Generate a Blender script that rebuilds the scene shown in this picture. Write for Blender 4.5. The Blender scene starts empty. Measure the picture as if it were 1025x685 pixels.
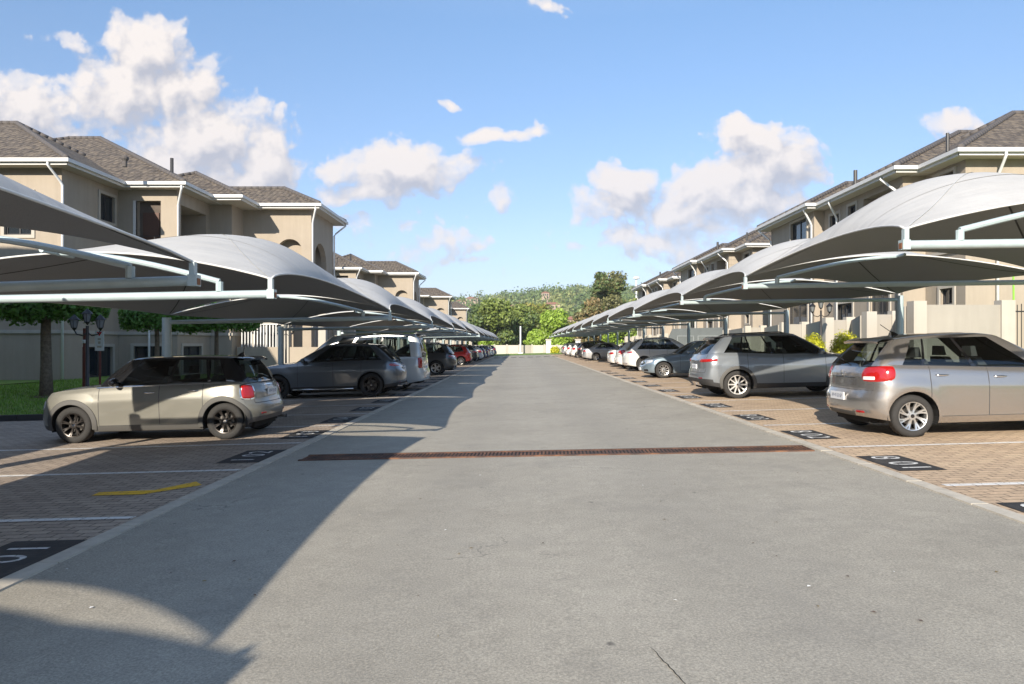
import bpy, bmesh, math, random
import numpy as np
from mathutils import Vector, Matrix
C = bpy.context.scene.collection
sc = bpy.context.scene
rnd = random.Random(7)
R = math.radians
PI = math.pi
F = 700.0           # focal length in photo pixels
EYE = 1.48
# ------------------------------------------------------------------ camera
cd = bpy.data.cameras.new('camera'); cam = bpy.data.objects.new('camera', cd); C.objects.link(cam)
cam.location = (0, 0, EYE); cam.rotation_euler = (R(90), 0, 0)
cd.sensor_width = 36; cd.lens = 36 * F / 1025
cd.shift_x = -8.5 / 1025; cd.shift_y = 2.5 / 1025
cd.clip_start = 0.1; cd.clip_end = 6000
sc.camera = cam
sc.view_settings.view_transform = 'Standard'; sc.view_settings.look = 'None'
sc.view_settings.gamma = 1; sc.view_settings.exposure = 1.38
sc.view_settings.use_curve_mapping = False
sc.cycles.max_bounces = 6
sc.cycles.transparent_max_bounces = 12
# ------------------------------------------------------------------ sun + sky
SUN_TRAVEL = Vector((1.4, 4.8, -2.2)).normalized()
sun_el = math.asin(-SUN_TRAVEL.z)
az = math.atan2(-SUN_TRAVEL.x, -SUN_TRAVEL.y)       # direction TO the sun, from +Y towards +X
sl = bpy.data.lights.new('sun', 'SUN'); sl.energy = 3.25; sl.angle = R(0.55); sl.color = (1.0, .90, .76)
so = bpy.data.objects.new('sun', sl); C.objects.link(so)
so.rotation_euler = SUN_TRAVEL.to_track_quat('-Z', 'Y').to_euler(); so.location = (0, -20, 30)
W = bpy.data.worlds.new('World'); sc.world = W; W.use_nodes = True
nt = W.node_tree; nt.nodes.clear()
N = nt.nodes; L = nt.links
def wn(t, tree=None, **k):
    n = (tree or nt).nodes.new(t)
    for a, b in k.items(): setattr(n, a, b)
    return n
sky = wn('ShaderNodeTexSky', sky_type='NISHITA', sun_disc=False)
sky.sun_elevation = sun_el; sky.sun_rotation = az
sky.altitude = 1500; sky.air_density = 1.0; sky.dust_density = 0.6; sky.ozone_density = 2.2
# clouds: density as a function of the sky direction, used twice (once shifted towards the light)
def px(x, y): return ((x - 521) / F, (345 - y) / F)
BL = [(148,42,46,34,1),(125,85,70,42,1),(185,80,40,40,1),(20,112,78,38,.8),(70,38,28,8,.45),(205,135,66,42,1),(170,165,90,40,.85),(262,160,38,44,1),(240,190,60,30,.8),
      (400,165,78,28,1),(375,188,60,22,.7),(494,136,34,14,.8),(541,128,26,9,.5),(505,200,22,9,.75),(446,99,10,5,.5),(543,8,20,13,.55),
      (742,132,30,26,1),(756,150,44,34,1),(770,172,50,42,1),(710,188,60,30,.9),(628,180,38,24,1),(612,200,46,20,.9),(740,205,88,22,.9),(665,240,100,26,.6),(690,212,70,22,.8),(440,248,50,26,.45),(470,266,50,12,.4),
      (955,124,40,12,.8),(345,232,60,14,.35),(600,245,60,14,.3)]
g = bpy.data.node_groups.new('cloud_density', 'ShaderNodeTree')
g.interface.new_socket('P', in_out='INPUT', socket_type='NodeSocketVector')
g.interface.new_socket('D', in_out='OUTPUT', socket_type='NodeSocketFloat')
gi = wn('NodeGroupInput', g); go = wn('NodeGroupOutput', g)
def vm(tree, op, a, b=None):
    n = wn('ShaderNodeVectorMath', tree, operation=op)
    for i, s in enumerate((a, b)):
        if s is None: continue
        if isinstance(s, (tuple, list)): n.inputs[i].default_value = s
        else: tree.links.new(s, n.inputs[i])
    return n
def mt(tree, op, a, b=None, c=None, clamp=False):
    n = wn('ShaderNodeMath', tree, operation=op); n.use_clamp = clamp
    for i, s in enumerate((a, b, c)):
        if s is None: continue
        if isinstance(s, (int, float)): n.inputs[i].default_value = s
        else: tree.links.new(s, n.inputs[i])
    return n.outputs[0]
nz = wn('ShaderNodeTexNoise', g); nz.inputs['Scale'].default_value = 9; nz.inputs['Detail'].default_value = 3
g.links.new(gi.outputs[0], nz.inputs['Vector'])
dsp = vm(g, 'SCALE', vm(g, 'SUBTRACT', nz.outputs['Color'], (.5, .5, .5)).outputs[0]); dsp.inputs['Scale'].default_value = .10
P2 = vm(g, 'ADD', gi.outputs[0], dsp.outputs[0]).outputs[0]
acc = None
for (x, y, rx, ry, s) in BL:
    cx, cy = px(x, y)
    d = vm(g, 'MULTIPLY', vm(g, 'SUBTRACT', P2, (cx, cy, 0)).outputs[0], (F / (rx*1.28), F / (ry*1.25), 0))
    ln = vm(g, 'LENGTH', d.outputs[0])
    v = mt(g, 'MULTIPLY', mt(g, 'SUBTRACT', 1.0, ln.outputs['Value']), s)
    acc = v if acc is None else mt(g, 'SMOOTH_MAX', acc, v, .12)
nf = wn('ShaderNodeTexNoise', g); nf.inputs['Scale'].default_value = 26; nf.inputs['Detail'].default_value = 9; nf.inputs['Roughness'].default_value = .62
g.links.new(gi.outputs[0], nf.inputs['Vector'])
vo = wn('ShaderNodeTexVoronoi', g); vo.inputs['Scale'].default_value = 34; vo.feature = 'SMOOTH_F1'; vo.inputs['Detail'].default_value = 2
g.links.new(P2, vo.inputs['Vector'])
bil = mt(g, 'MULTIPLY', mt(g, 'SUBTRACT', .5, vo.outputs['Distance']), .52)
dd = mt(g, 'ADD', mt(g, 'ADD', acc, mt(g, 'MULTIPLY', mt(g, 'SUBTRACT', nf.outputs['Fac'], .5), .80)), bil)
g.links.new(dd, go.inputs[0])
tc = wn('ShaderNodeTexCoord'); sp = wn('ShaderNodeSeparateXYZ'); L.new(tc.outputs['Generated'], sp.inputs[0])
ay = mt(nt, 'MAXIMUM', mt(nt, 'ABSOLUTE', sp.outputs['Y']), .05)
cb = wn('ShaderNodeCombineXYZ'); L.new(mt(nt, 'DIVIDE', sp.outputs['X'], ay), cb.inputs[0]); L.new(mt(nt, 'DIVIDE', sp.outputs['Z'], ay), cb.inputs[1])
g1 = wn('ShaderNodeGroup'); g1.node_tree = g; L.new(cb.outputs[0], g1.inputs[0])
off = vm(nt, 'ADD', cb.outputs[0], (-.012, .026, 0)); g2 = wn('ShaderNodeGroup'); g2.node_tree = g; L.new(off.outputs[0], g2.inputs[0])
mr = wn('ShaderNodeMapRange', interpolation_type='SMOOTHSTEP'); mr.inputs['From Min'].default_value = -.04; mr.inputs['From Max'].default_value = .17
L.new(g1.outputs[0], mr.inputs['Value'])
up = wn('ShaderNodeMapRange'); up.inputs['From Min'].default_value = -.005; up.inputs['From Max'].default_value = .03
L.new(sp.outputs['Z'], up.inputs['Value'])
hzm = wn('ShaderNodeMapRange'); hzm.inputs['From Min'].default_value = .05; hzm.inputs['From Max'].default_value = .30; hzm.inputs['To Min'].default_value = .75; hzm.inputs['To Max'].default_value = .97
L.new(sp.outputs['Z'], hzm.inputs['Value'])
mask = mt(nt, 'MULTIPLY', mt(nt, 'MULTIPLY', mt(nt, 'MULTIPLY', mr.outputs[0], mt(nt, 'MULTIPLY_ADD', g1.outputs[0], 1.6, .42, clamp=True)), up.outputs[0]), hzm.outputs[0])
shade = mt(nt, 'MULTIPLY_ADD', mt(nt, 'SUBTRACT', g1.outputs[0], g2.outputs[0]), 1.6, .56, clamp=True)
cr = wn('ShaderNodeMix', data_type='RGBA'); L.new(shade, cr.inputs['Factor'])
cr.inputs['A'].default_value = (.50, .52, .60, 1); cr.inputs['B'].default_value = (.96, .89, .85, 1)
warm = wn('ShaderNodeMix', data_type='RGBA'); L.new(hzm.outputs[0], warm.inputs['Factor'])
warm.inputs['A'].default_value = (.66, .55, .55, 1); L.new(cr.outputs['Result'], warm.inputs['B'])
bg1 = wn('ShaderNodeBackground'); bg1.inputs['Strength'].default_value = .15
# faint haze towards the horizon is part of the Nishita model; saturation nudged; ramp brightens and warms the overhead sky to fill shade
hs = wn('ShaderNodeHueSaturation'); hs.inputs['Saturation'].default_value = .92; L.new(sky.outputs[0], hs.inputs['Color'])
hr = wn('ShaderNodeValToRGB'); L.new(sp.outputs['Z'], hr.inputs[0]); e_ = hr.color_ramp.elements
e_[0].position = 0; e_[0].color = (.31, .268, .272, 1); e_[1].position = .42; e_[1].color = (.47, .55, .58, 1); e4_ = e_.new(.68); e4_.color = (1.0, .93, .84, 1); e3_ = e_.new(.15); e3_.color = (.42, .41, .425, 1)
tn = wn('ShaderNodeMix', data_type='RGBA', blend_type='MULTIPLY'); tn.inputs['Factor'].default_value = 1; L.new(hs.outputs[0], tn.inputs['A']); L.new(hr.outputs[0], tn.inputs['B']); L.new(tn.outputs['Result'], bg1.inputs['Color'])
bg2 = wn('ShaderNodeBackground'); bg2.inputs['Strength'].default_value = .41; L.new(warm.outputs['Result'], bg2.inputs['Color'])
mx = wn('ShaderNodeMixShader'); L.new(mask, mx.inputs[0]); L.new(bg1.outputs[0], mx.inputs[1]); L.new(bg2.outputs[0], mx.inputs[2])
wo = wn('ShaderNodeOutputWorld'); L.new(mx.outputs[0], wo.inputs[0])

# ------------------------------------------------------------------ materials
MATS = {}
def mat(name, col, rough=.6, metal=0, coat=0, noise=None, bump=None, spec=None, var=None):
    """noise=(scale, amount, detail)  bump=(scale, strength)  var=per-island variation"""
    if name in MATS: return MATS[name]
    m = bpy.data.materials.new(name); m.use_nodes = True; t = m.node_tree
    b = t.nodes['Principled BSDF']
    b.inputs['Base Color'].default_value = (*col, 1); b.inputs['Roughness'].default_value = rough; b.inputs['Metallic'].default_value = metal
    b.inputs['Coat Weight'].default_value = coat; b.inputs['Coat Roughness'].default_value = .04
    if spec is not None: b.inputs['Specular IOR Level'].default_value = spec
    tcn = t.nodes.new('ShaderNodeTexCoord')
    src = None
    if noise:
        n = t.nodes.new('ShaderNodeTexNoise'); n.inputs['Scale'].default_value = noise[0]; n.inputs['Detail'].default_value = noise[2] if len(noise) > 2 else 5
        n.inputs['Roughness'].default_value = .65
        t.links.new(tcn.outputs['Object'], n.inputs['Vector'])
        mm = t.nodes.new('ShaderNodeMapRange'); mm.inputs['From Min'].default_value = .25; mm.inputs['From Max'].default_value = .75
        mm.inputs['To Min'].default_value = 1 - noise[1]; mm.inputs['To Max'].default_value = 1 + noise[1]; t.links.new(n.outputs['Fac'], mm.inputs['Value'])
        src = mm.outputs[0]
    if var:
        gm = t.nodes.new('ShaderNodeNewGeometry'); mm = t.nodes.new('ShaderNodeMapRange')
        mm.inputs['To Min'].default_value = 1 - var; mm.inputs['To Max'].default_value = 1 + var
        t.links.new(gm.outputs['Random Per Island'], mm.inputs['Value'])
        src = mm.outputs[0] if src is None else mt(t, 'MULTIPLY', src, mm.outputs[0])
    if src is not None:
        vmn = vm(t, 'SCALE', tuple(col)); t.links.new(src, vmn.inputs['Scale']); t.links.new(vmn.outputs[0], b.inputs['Base Color'])
    if bump:
        n = t.nodes.new('ShaderNodeTexNoise'); n.inputs['Scale'].default_value = bump[0]; n.inputs['Detail'].default_value = 4
        t.links.new(tcn.outputs['Object'], n.inputs['Vector'])
        bb = t.nodes.new('ShaderNodeBump'); bb.inputs['Strength'].default_value = bump[1]; bb.inputs['Distance'].default_value = .01
        t.links.new(n.outputs['Fac'], bb.inputs['Height']); t.links.new(bb.outputs[0], b.inputs['Normal'])
    MATS[name] = m
    return m
def ramp(t, fac, stops):
    r = t.nodes.new('ShaderNodeValToRGB'); e = r.color_ramp.elements
    while len(e) < len(stops): e.new(.5)
    for i, (p, c) in enumerate(stops): e[i].position = p; e[i].color = (*c, 1)
    t.links.new(fac, r.inputs[0]); return r.outputs[0]
def noise(t, vec, scale, detail=4, rough=.6):
    n = t.nodes.new('ShaderNodeTexNoise'); n.inputs['Scale'].default_value = scale; n.inputs['Detail'].default_value = detail; n.inputs['Roughness'].default_value = rough
    t.links.new(vec, n.inputs['Vector']); return n.outputs['Fac']
def mixc(t, fac, a, b, mode='MIX'):
    n = t.nodes.new('ShaderNodeMix'); n.data_type = 'RGBA'; n.blend_type = mode
    for k, s in (('Factor', fac), ('A', a), ('B', b)):
        if isinstance(s, (int, float)): n.inputs[k].default_value = s
        elif isinstance(s, (tuple, list)): n.inputs[k].default_value = (*s, 1)
        else: t.links.new(s, n.inputs[k])
    return n.outputs['Result']
def bumpn(t, h, strength, dist, b, nrm=None):
    n = t.nodes.new('ShaderNodeBump'); n.inputs['Strength'].default_value = strength; n.inputs['Distance'].default_value = dist
    t.links.new(h, n.inputs['Height'])
    if nrm is not None: t.links.new(nrm, n.inputs['Normal'])
    t.links.new(n.outputs[0], b.inputs['Normal']); return n.outputs[0]
# asphalt
m = mat('asphalt', (.16, .155, .145), .88); t = m.node_tree; b = t.nodes['Principled BSDF']; tcn = t.nodes.new('ShaderNodeTexCoord'); o_ = tcn.outputs['Object']
big = noise(t, o_, .35, 5); mid = noise(t, o_, 5, 5); fine = noise(t, o_, 75, 3, .8)
base = ramp(t, big, [(.3, (.285, .262, .215)), (.7, (.345, .320, .266))])
base = mixc(t, .5, base, ramp(t, mid, [(.3, (.42, .42, .42)), (.7, (.58, .58, .58))]), 'OVERLAY')
base = mixc(t, .8, base, ramp(t, fine, [(.3, (.28, .28, .28)), (.5, (.5, .5, .5)), (.72, (.80, .79, .77))]), 'OVERLAY')
vo = t.nodes.new('ShaderNodeTexVoronoi'); vo.inputs['Scale'].default_value = 1.7; vo.inputs['Randomness'].default_value = 1; t.links.new(o_, vo.inputs['Vector'])
dn = noise(t, o_, 18, 3)
spots = mt(t, 'ADD', vo.outputs['Distance'], mt(t, 'MULTIPLY', dn, .08))
sm = t.nodes.new('ShaderNodeMapRange'); sm.inputs['From Min'].default_value = .062; sm.inputs['From Max'].default_value = .095; sm.inputs['To Min'].default_value = .75; sm.inputs['To Max'].default_value = 0; t.links.new(spots, sm.inputs['Value'])
base = mixc(t, sm.outputs[0], base, (.07, .066, .06))
# thin wandering cracks
vc = t.nodes.new('ShaderNodeTexVoronoi'); vc.feature = 'DISTANCE_TO_EDGE'; vc.inputs['Scale'].default_value = .33
dv = vm(t, 'ADD', o_, None); wv = t.nodes.new('ShaderNodeTexNoise'); wv.inputs['Scale'].default_value = 1.6; wv.inputs['Detail'].default_value = 6; t.links.new(o_, wv.inputs['Vector'])
t.links.new(wv.outputs['Color'], dv.inputs[1]); t.links.new(dv.outputs[0], vc.inputs['Vector'])
cm = t.nodes.new('ShaderNodeMapRange'); cm.inputs['From Min'].default_value = .0; cm.inputs['From Max'].default_value = .0035; cm.inputs['To Min'].default_value = .55; cm.inputs['To Max'].default_value = 0; t.links.new(vc.outputs['Distance'], cm.inputs['Value'])
cmask = mt(t, 'MULTIPLY', cm.outputs[0], mt(t, 'GREATER_THAN', big, .56))
base = mixc(t, cmask, base, (.07, .066, .06))
sx_ = t.nodes.new('ShaderNodeSeparateXYZ'); t.links.new(o_, sx_.inputs[0])
lane = mt(t, 'ABSOLUTE', mt(t, 'SUBTRACT', mt(t, 'ABSOLUTE', mt(t, 'SUBTRACT', sx_.outputs['X'], .35)), 1.1))
wl = t.nodes.new('ShaderNodeMapRange'); wl.inputs['From Min'].default_value = .08; wl.inputs['From Max'].default_value = .75; wl.inputs['To Min'].default_value = .28; wl.inputs['To Max'].default_value = 0; t.links.new(lane, wl.inputs['Value'])
base = mixc(t, mt(t, 'MULTIPLY', wl.outputs[0], mid), base, (.16, .15, .135))
pt2 = ramp(t, noise(t, o_, .9, 6, .7), [(.52, (0, 0, 0)), (.66, (.30, .30, .30))]); base = mixc(t, pt2, base, (.19, .178, .155))
t.links.new(base, b.inputs['Base Color']); bumpn(t, fine, .55, .006, b)
# pavers
def paver(name, c1, c2, mortar):
    m = mat(name, c1, .85); t = m.node_tree; b = t.nodes['Principled BSDF']; tcn = t.nodes.new('ShaderNodeTexCoord'); o_ = tcn.outputs['Object']
    wv = noise(t, o_, 3, 2)
    br = t.nodes.new('ShaderNodeTexBrick'); br.inputs['Scale'].default_value = 1; br.inputs['Brick Width'].default_value = .22; br.inputs['Row Height'].default_value = .11
    br.inputs['Mortar Size'].default_value = .007; br.inputs['Mortar Smooth'].default_value = .4; br.inputs['Bias'].default_value = 0
    br.inputs['Color1'].default_value = (*c1, 1); br.inputs['Color2'].default_value = (*c2, 1); br.inputs['Mortar'].default_value = (*mortar, 1)
    jit = t.nodes.new('ShaderNodeTexNoise'); jit.inputs['Scale'].default_value = 7; t.links.new(o_, jit.inputs['Vector'])
    js = vm(t, 'SCALE', vm(t, 'SUBTRACT', jit.outputs['Color'], (.5, .5, .5)).outputs[0]); js.inputs['Scale'].default_value = .022
    mp = vm(t, 'ADD', o_, js.outputs[0]); t.links.new(mp.outputs[0], br.inputs['Vector'])
    g1_ = noise(t, o_, .55, 5); g2_ = noise(t, o_, 28, 4)
    c = mixc(t, .5, br.outputs['Color'], ramp(t, g1_, [(.3, (.36, .36, .36)), (.7, (.62, .62, .62))]), 'OVERLAY')
    c = mixc(t, .5, c, ramp(t, g2_, [(.3, (.34, .34, .34)), (.7, (.64, .64, .64))]), 'OVERLAY')
    t.links.new(c, b.inputs['Base Color'])
    h = mt(t, 'SUBTRACT', mt(t, 'MULTIPLY', g2_, .35), br.outputs['Fac']); bumpn(t, h, .8, .012, b)
    return m
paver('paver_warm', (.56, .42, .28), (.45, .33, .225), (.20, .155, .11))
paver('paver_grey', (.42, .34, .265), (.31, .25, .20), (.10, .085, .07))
mat('concrete', (.46, .42, .35), .9, noise=(6, .2), bump=(40, .3))
def worn(name, col, under, thr=.40, brick=True):
    m = mat(name, col, .75); t = m.node_tree; b = t.nodes['Principled BSDF']; tcn = t.nodes.new('ShaderNodeTexCoord')
    n1 = noise(t, tcn.outputs['Object'], 22, 6, .75)
    c = ramp(t, n1, [(thr - .06, under), (thr + .03, col)])
    if brick:
        gp_ = t.nodes.new('ShaderNodeNewGeometry'); br = t.nodes.new('ShaderNodeTexBrick'); br.inputs['Scale'].default_value = 1; br.inputs['Brick Width'].default_value = .22; br.inputs['Row Height'].default_value = .11; br.inputs['Mortar Size'].default_value = .006; br.inputs['Mortar Smooth'].default_value = .4
        jit = t.nodes.new('ShaderNodeTexNoise'); jit.inputs['Scale'].default_value = 7; t.links.new(gp_.outputs['Position'], jit.inputs['Vector'])
        js = vm(t, 'SCALE', vm(t, 'SUBTRACT', jit.outputs['Color'], (.5, .5, .5)).outputs[0]); js.inputs['Scale'].default_value = .022
        t.links.new(vm(t, 'ADD', gp_.outputs['Position'], js.outputs[0]).outputs[0], br.inputs['Vector'])
        n4 = noise(t, gp_.outputs['Position'], 3.2, 5, .7)
        c = mixc(t, mt(t, 'MULTIPLY', br.outputs['Fac'], .75), c, tuple(q*.5 for q in under))
        c = mixc(t, ramp(t, n4, [(.48, (0, 0, 0)), (.75, (.45, .45, .45))]), c, under)
        bumpn(t, mt(t, 'SUBTRACT', 1.0, br.outputs['Fac']), .7, .01, b)
    t.links.new(c, b.inputs['Base Color'])
worn('paint_white', (.74, .73, .70), (.33, .28, .22)); worn('paint_black', (.022, .022, .024), (.10, .09, .08), .36); worn('paint_yellow', (.86, .50, .02), (.33, .26, .15))
worn('digit_white', (.70, .70, .68), (.20, .20, .20), .36)
m = mat('rusty_grate', (.2, .08, .04), .8); t = m.node_tree; b = t.nodes['Principled BSDF']; tcn = t.nodes.new('ShaderNodeTexCoord')
t.links.new(ramp(t, noise(t, tcn.outputs['Object'], 5, 6), [(.35, (.05, .03, .022)), (.52, (.105, .05, .03)), (.72, (.24, .11, .05))]), b.inputs['Base Color'])
mat('drain_dark', (.012, .010, .009), .9)
mat('steel_paint', (.38, .46, .47), .38, 0, .2, noise=(5, .10), bump=(30, .05)); mat('rust', (.22, .09, .04), .8)
mat('steel_blue', (.13, .20, .245), .38, 0, .2, noise=(4, .12))
# canopy fabric: grey-white top coat, underside darker, its shade put into the colour
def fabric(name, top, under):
    m = mat(name, top, .9); t = m.node_tree; b = t.nodes['Principled BSDF']; tcn = t.nodes.new('ShaderNodeTexCoord')
    n1 = noise(t, tcn.outputs['Object'], .8, 4)
    c = mixc(t, .25, top, ramp(t, n1, [(.3, (.36, .36, .36)), (.7, (.62, .62, .62))]), 'OVERLAY')
    n3 = noise(t, tcn.outputs['Object'], 160, 2)
    c = mixc(t, .3, c, ramp(t, n3, [(.3, (.35, .35, .35)), (.7, (.65, .65, .65))]), 'OVERLAY')
    t.links.new(c, b.inputs['Base Color']); mp3 = vm(t, 'MULTIPLY', tcn.outputs['Object'], (.5, 3.2, 1)); n5 = noise(t, mp3.outputs[0], 1.3, 3, .5); st_ = noise(t, tcn.outputs['Object'], 2.3, 6, .75)
    c = mixc(t, ramp(t, st_, [(.50, (0, 0, 0)), (.70, (.32, .32, .32))]), c, tuple(q*.72 for q in top)); t.links.new(c, b.inputs['Base Color'])
    nb_ = bumpn(t, n5, .16, .10, b); bumpn(t, n3, .2, .002, b, nb_)
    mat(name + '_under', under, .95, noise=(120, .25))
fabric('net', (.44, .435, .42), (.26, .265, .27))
mat('net_seam', (.38, .38, .37), .9); mat('hem', (.60, .60, .58), .8, noise=(3, .15)); mat('hem_dark', (.06, .052, .045), .9); mat('seam', (.05, .05, .052), .9)
# walls
mat('plaster', (.345, .297, .238), .92, noise=(.6, .08), bump=(60, .15)); mat('plaster_low', (.30, .262, .215), .92, noise=(.5, .1), bump=(60, .15))
mat('plaster_pale', (.335, .31, .27), .92, noise=(.7, .08), bump=(60, .12)); mat('white_trim', (.60, .60, .59), .5, noise=(2, .05)); mat('cream', (.42, .39, .34), .85, noise=(1, .07))
mat('soffit', (.52, .47, .40), .8)
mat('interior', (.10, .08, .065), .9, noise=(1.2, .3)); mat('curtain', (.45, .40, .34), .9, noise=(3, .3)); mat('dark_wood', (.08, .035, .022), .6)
mat('railing', (.03, .03, .032), .5); mat('window_glass', (.02, .026, .032), .04, 0, 0, spec=1.0); mat('pipe_white', (.75, .76, .77), .4)
m = mat('roof_tile', (.12, .105, .09), .85); t = m.node_tree; b = t.nodes['Principled BSDF']; 
uvn = t.nodes.new('ShaderNodeUVMap'); br = t.nodes.new('ShaderNodeTexBrick'); t.links.new(uvn.outputs[0], br.inputs['Vector'])
br.inputs['Scale'].default_value = 1; br.inputs['Brick Width'].default_value = .30; br.inputs['Row Height'].default_value = .33; br.inputs['Mortar Size'].default_value = .022; br.inputs['Mortar Smooth'].default_value = .6
br.inputs['Color1'].default_value = (.065, .053, .045, 1); br.inputs['Color2'].default_value = (.115, .095, .078, 1); br.inputs['Mortar'].default_value = (.03, .026, .023, 1)
tcn = t.nodes.new('ShaderNodeTexCoord'); pat = noise(t, tcn.outputs['Object'], 3.6, 5, .75)
lich = ramp(t, pat, [(.46, (.0, .0, .0)), (.58, (1, 1, 1))])
t.links.new(mixc(t, mt(t, 'MULTIPLY', lich, .6), br.outputs['Color'], (.24, .195, .14)), b.inputs['Base Color'])
wvn = t.nodes.new('ShaderNodeTexWave'); wvn.inputs['Scale'].default_value = 1.0; wvn.bands_direction = 'X'; t.links.new(uvn.outputs[0], wvn.inputs['Vector']); wvn.inputs['Scale'].default_value = 1.05
hsum = mt(t, 'SUBTRACT', wvn.outputs['Fac'], br.outputs['Fac']); bumpn(t, hsum, .9, .06, b)
mat('ridge_tile', (.095, .085, .08), .8, noise=(9, .25))
mat('bark', (.16, .125, .09), .95, noise=(14, .45), bump=(25, .9)); mat('mulch', (.10, .06, .04), .95, noise=(20, .4), bump=(30, .8))
m = mat('grass', (.085, .15, .02), .95); t = m.node_tree; b = t.nodes['Principled BSDF']; tcn = t.nodes.new('ShaderNodeTexCoord')
t.links.new(ramp(t, noise(t, tcn.outputs['Object'], 2.2, 8, .75), [(.3, (.17, .16, .06)), (.5, (.15, .24, .035)), (.7, (.09, .18, .02))]), b.inputs['Base Color'])
m = mat('terrain', (.07, .1, .03), .95); t = m.node_tree; b = t.nodes['Principled BSDF']; tcn = t.nodes.new('ShaderNodeTexCoord')
t.links.new(ramp(t, noise(t, tcn.outputs['Object'], .03, 8, .7), [(.3, (.05, .09, .03)), (.5, (.09, .11, .04)), (.7, (.17, .14, .07))]), b.inputs['Base Color'])
def leafmat(name, col, var=.3, nscale=.5, rough=.55):
    m = mat(name, col, rough, var=var, noise=(nscale, .35)); b = m.node_tree.nodes['Principled BSDF']
    t = m.node_tree; tr = t.nodes.new('ShaderNodeBsdfTranslucent'); tr.inputs['Color'].default_value = (col[0]*1.3, col[1]*1.3, col[2]*.8, 1)
    mxn = t.nodes.new('ShaderNodeMixShader'); mxn.inputs[0].default_value = .25
    out = [n for n in t.nodes if n.type == 'OUTPUT_MATERIAL'][0]
    t.links.new(b.outputs[0], mxn.inputs[1]); t.links.new(tr.outputs[0], mxn.inputs[2]); t.links.new(mxn.outputs[0], out.inputs[0]); return m
leafmat('leaf_topiary', (.085, .19, .03), nscale=2); leafmat('leaf_mid', (.17, .22, .05)); leafmat('leaf_dark', (.10, .15, .05)); leafmat('leaf_bright', (.26, .38, .05))
leafmat('leaf_olive', (.30, .28, .075)); leafmat('leaf_cedar', (.15, .15, .06)); leafmat('leaf_rust', (.23, .17, .075)); leafmat('leaf_yellow', (.50, .50, .03), nscale=3)
leafmat('leaf_hill', (.13, .19, .06), .2, .02); leafmat('leaf_hill_pale', (.25, .28, .10), .2, .02); leafmat('leaf_palm', (.38, .28, .14), .4); leafmat('leaf_blade', (.15, .27, .035), .5, 2)
mat('roof_red', (.27, .125, .08), .9); mat('house_wall', (.36, .28, .22), .9, noise=(.3, .15)); mat('house_white', (.48, .45, .40), .9)
for pn in ('plaster', 'plaster_low', 'plaster_pale', 'cream'):
    t = MATS[pn].node_tree; b = t.nodes['Principled BSDF']; s0 = b.inputs['Base Color'].links[0].from_socket; tcn = t.nodes.new('ShaderNodeTexCoord')
    mpp = vm(t, 'MULTIPLY', tcn.outputs['Object'], (2.2, 2.2, .22)); st = noise(t, mpp.outputs[0], 1.6, 5, .65)
    t.links.new(mixc(t, .25, s0, ramp(t, st, [(.32, (.34, .34, .34)), (.55, (.5, .5, .5)), (.75, (.56, .56, .56))]), 'OVERLAY'), b.inputs['Base Color'])
# car materials
def paint(name, col, metal=.55, rough=.32, coat=1.0):
    m = mat(name, col, rough, metal, coat); return m
paint('paint_greybeige', (.195, .19, .162), .25, .32); paint('paint_silver', (.44, .415, .39), .85, .24); paint('paint_bluegrey', (.25, .275, .30), .6, .28); paint('paint_slate', (.13, .15, .17), .6, .28)
paint('paint_bluesilver', (.23, .30, .36), .6); paint('paint_offwhite', (.62, .62, .60), 0, .3); paint('paint_silverwhite', (.52, .55, .56), .3, .3); paint('paint_graphite', (.06, .064, .068), .6)
paint('paint_red', (.50, .015, .012), .2, .3); paint('paint_darkblue', (.02, .035, .11), .5); paint('paint_black_car', (.014, .014, .016), .3); paint('paint_silver2', (.50, .52, .54), .7); paint('paint_charcoal', (.03, .034, .038), .5)
mat('gloss_black', (.009, .009, .010), .10, 0, 1.0); mat('plastic_dark', (.030, .030, .031), .62, noise=(60, .2)); mat('plastic_grey', (.075, .073, .068), .65); mat('rubber', (.028, .027, .026), .85, noise=(40, .2)); mat('chrome', (.75, .75, .75), .10, 1.0)
mat('alloy', (.62, .62, .61), .28, .85); mat('alloy_dark', (.05, .044, .04), .3, .5); mat('alloy_pale', (.74, .72, .68), .35, .5); mat('brake', (.16, .15, .14), .4, .9)
mat('underbody', (.012, .012, .012), .95); mat('plate_white', (.72, .73, .74), .5); mat('plate_ink', (.03, .06, .16), .5)
m = mat('tail_red', (.34, .008, .008), .10, 0, 1.0); m = mat('tail_dark_red', (.16, .006, .008), .1, 0, 1.0); mat('lamp_clear', (.62, .63, .64), .08, .3, 1.0); mat('tail_white', (.75, .72, .70), .12, 0, 1.0)
m = mat('car_glass', (.010, .013, .015), .03, 0, 0, spec=.8)
t = m.node_tree; out = [n for n in t.nodes if n.type == 'OUTPUT_MATERIAL'][0]; b = t.nodes['Principled BSDF']
trp = t.nodes.new('ShaderNodeBsdfTransparent'); trp.inputs[0].default_value = (.50, .55, .54, 1); gl = t.nodes.new('ShaderNodeBsdfGlossy'); gl.inputs['Roughness'].default_value = .02
fr = t.nodes.new('ShaderNodeFresnel'); fr.inputs[0].default_value = 1.5
ms = t.nodes.new('ShaderNodeMixShader'); t.links.new(mt(t, 'MULTIPLY_ADD', fr.outputs[0], 1.0, .03, clamp=True), ms.inputs[0]); t.links.new(trp.outputs[0], ms.inputs[1]); t.links.new(gl.outputs[0], ms.inputs[2]); t.links.new(ms.outputs[0], out.inputs[0])
mat('lamp_black', (.012, .012, .013), .4); mat('lantern_glass', (.16, .17, .17), .1); mat('maroon', (.13, .025, .018), .5); mat('sign_white', (.72, .74, .76), .5); mat('sign_red', (.55, .03, .03), .5)
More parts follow.
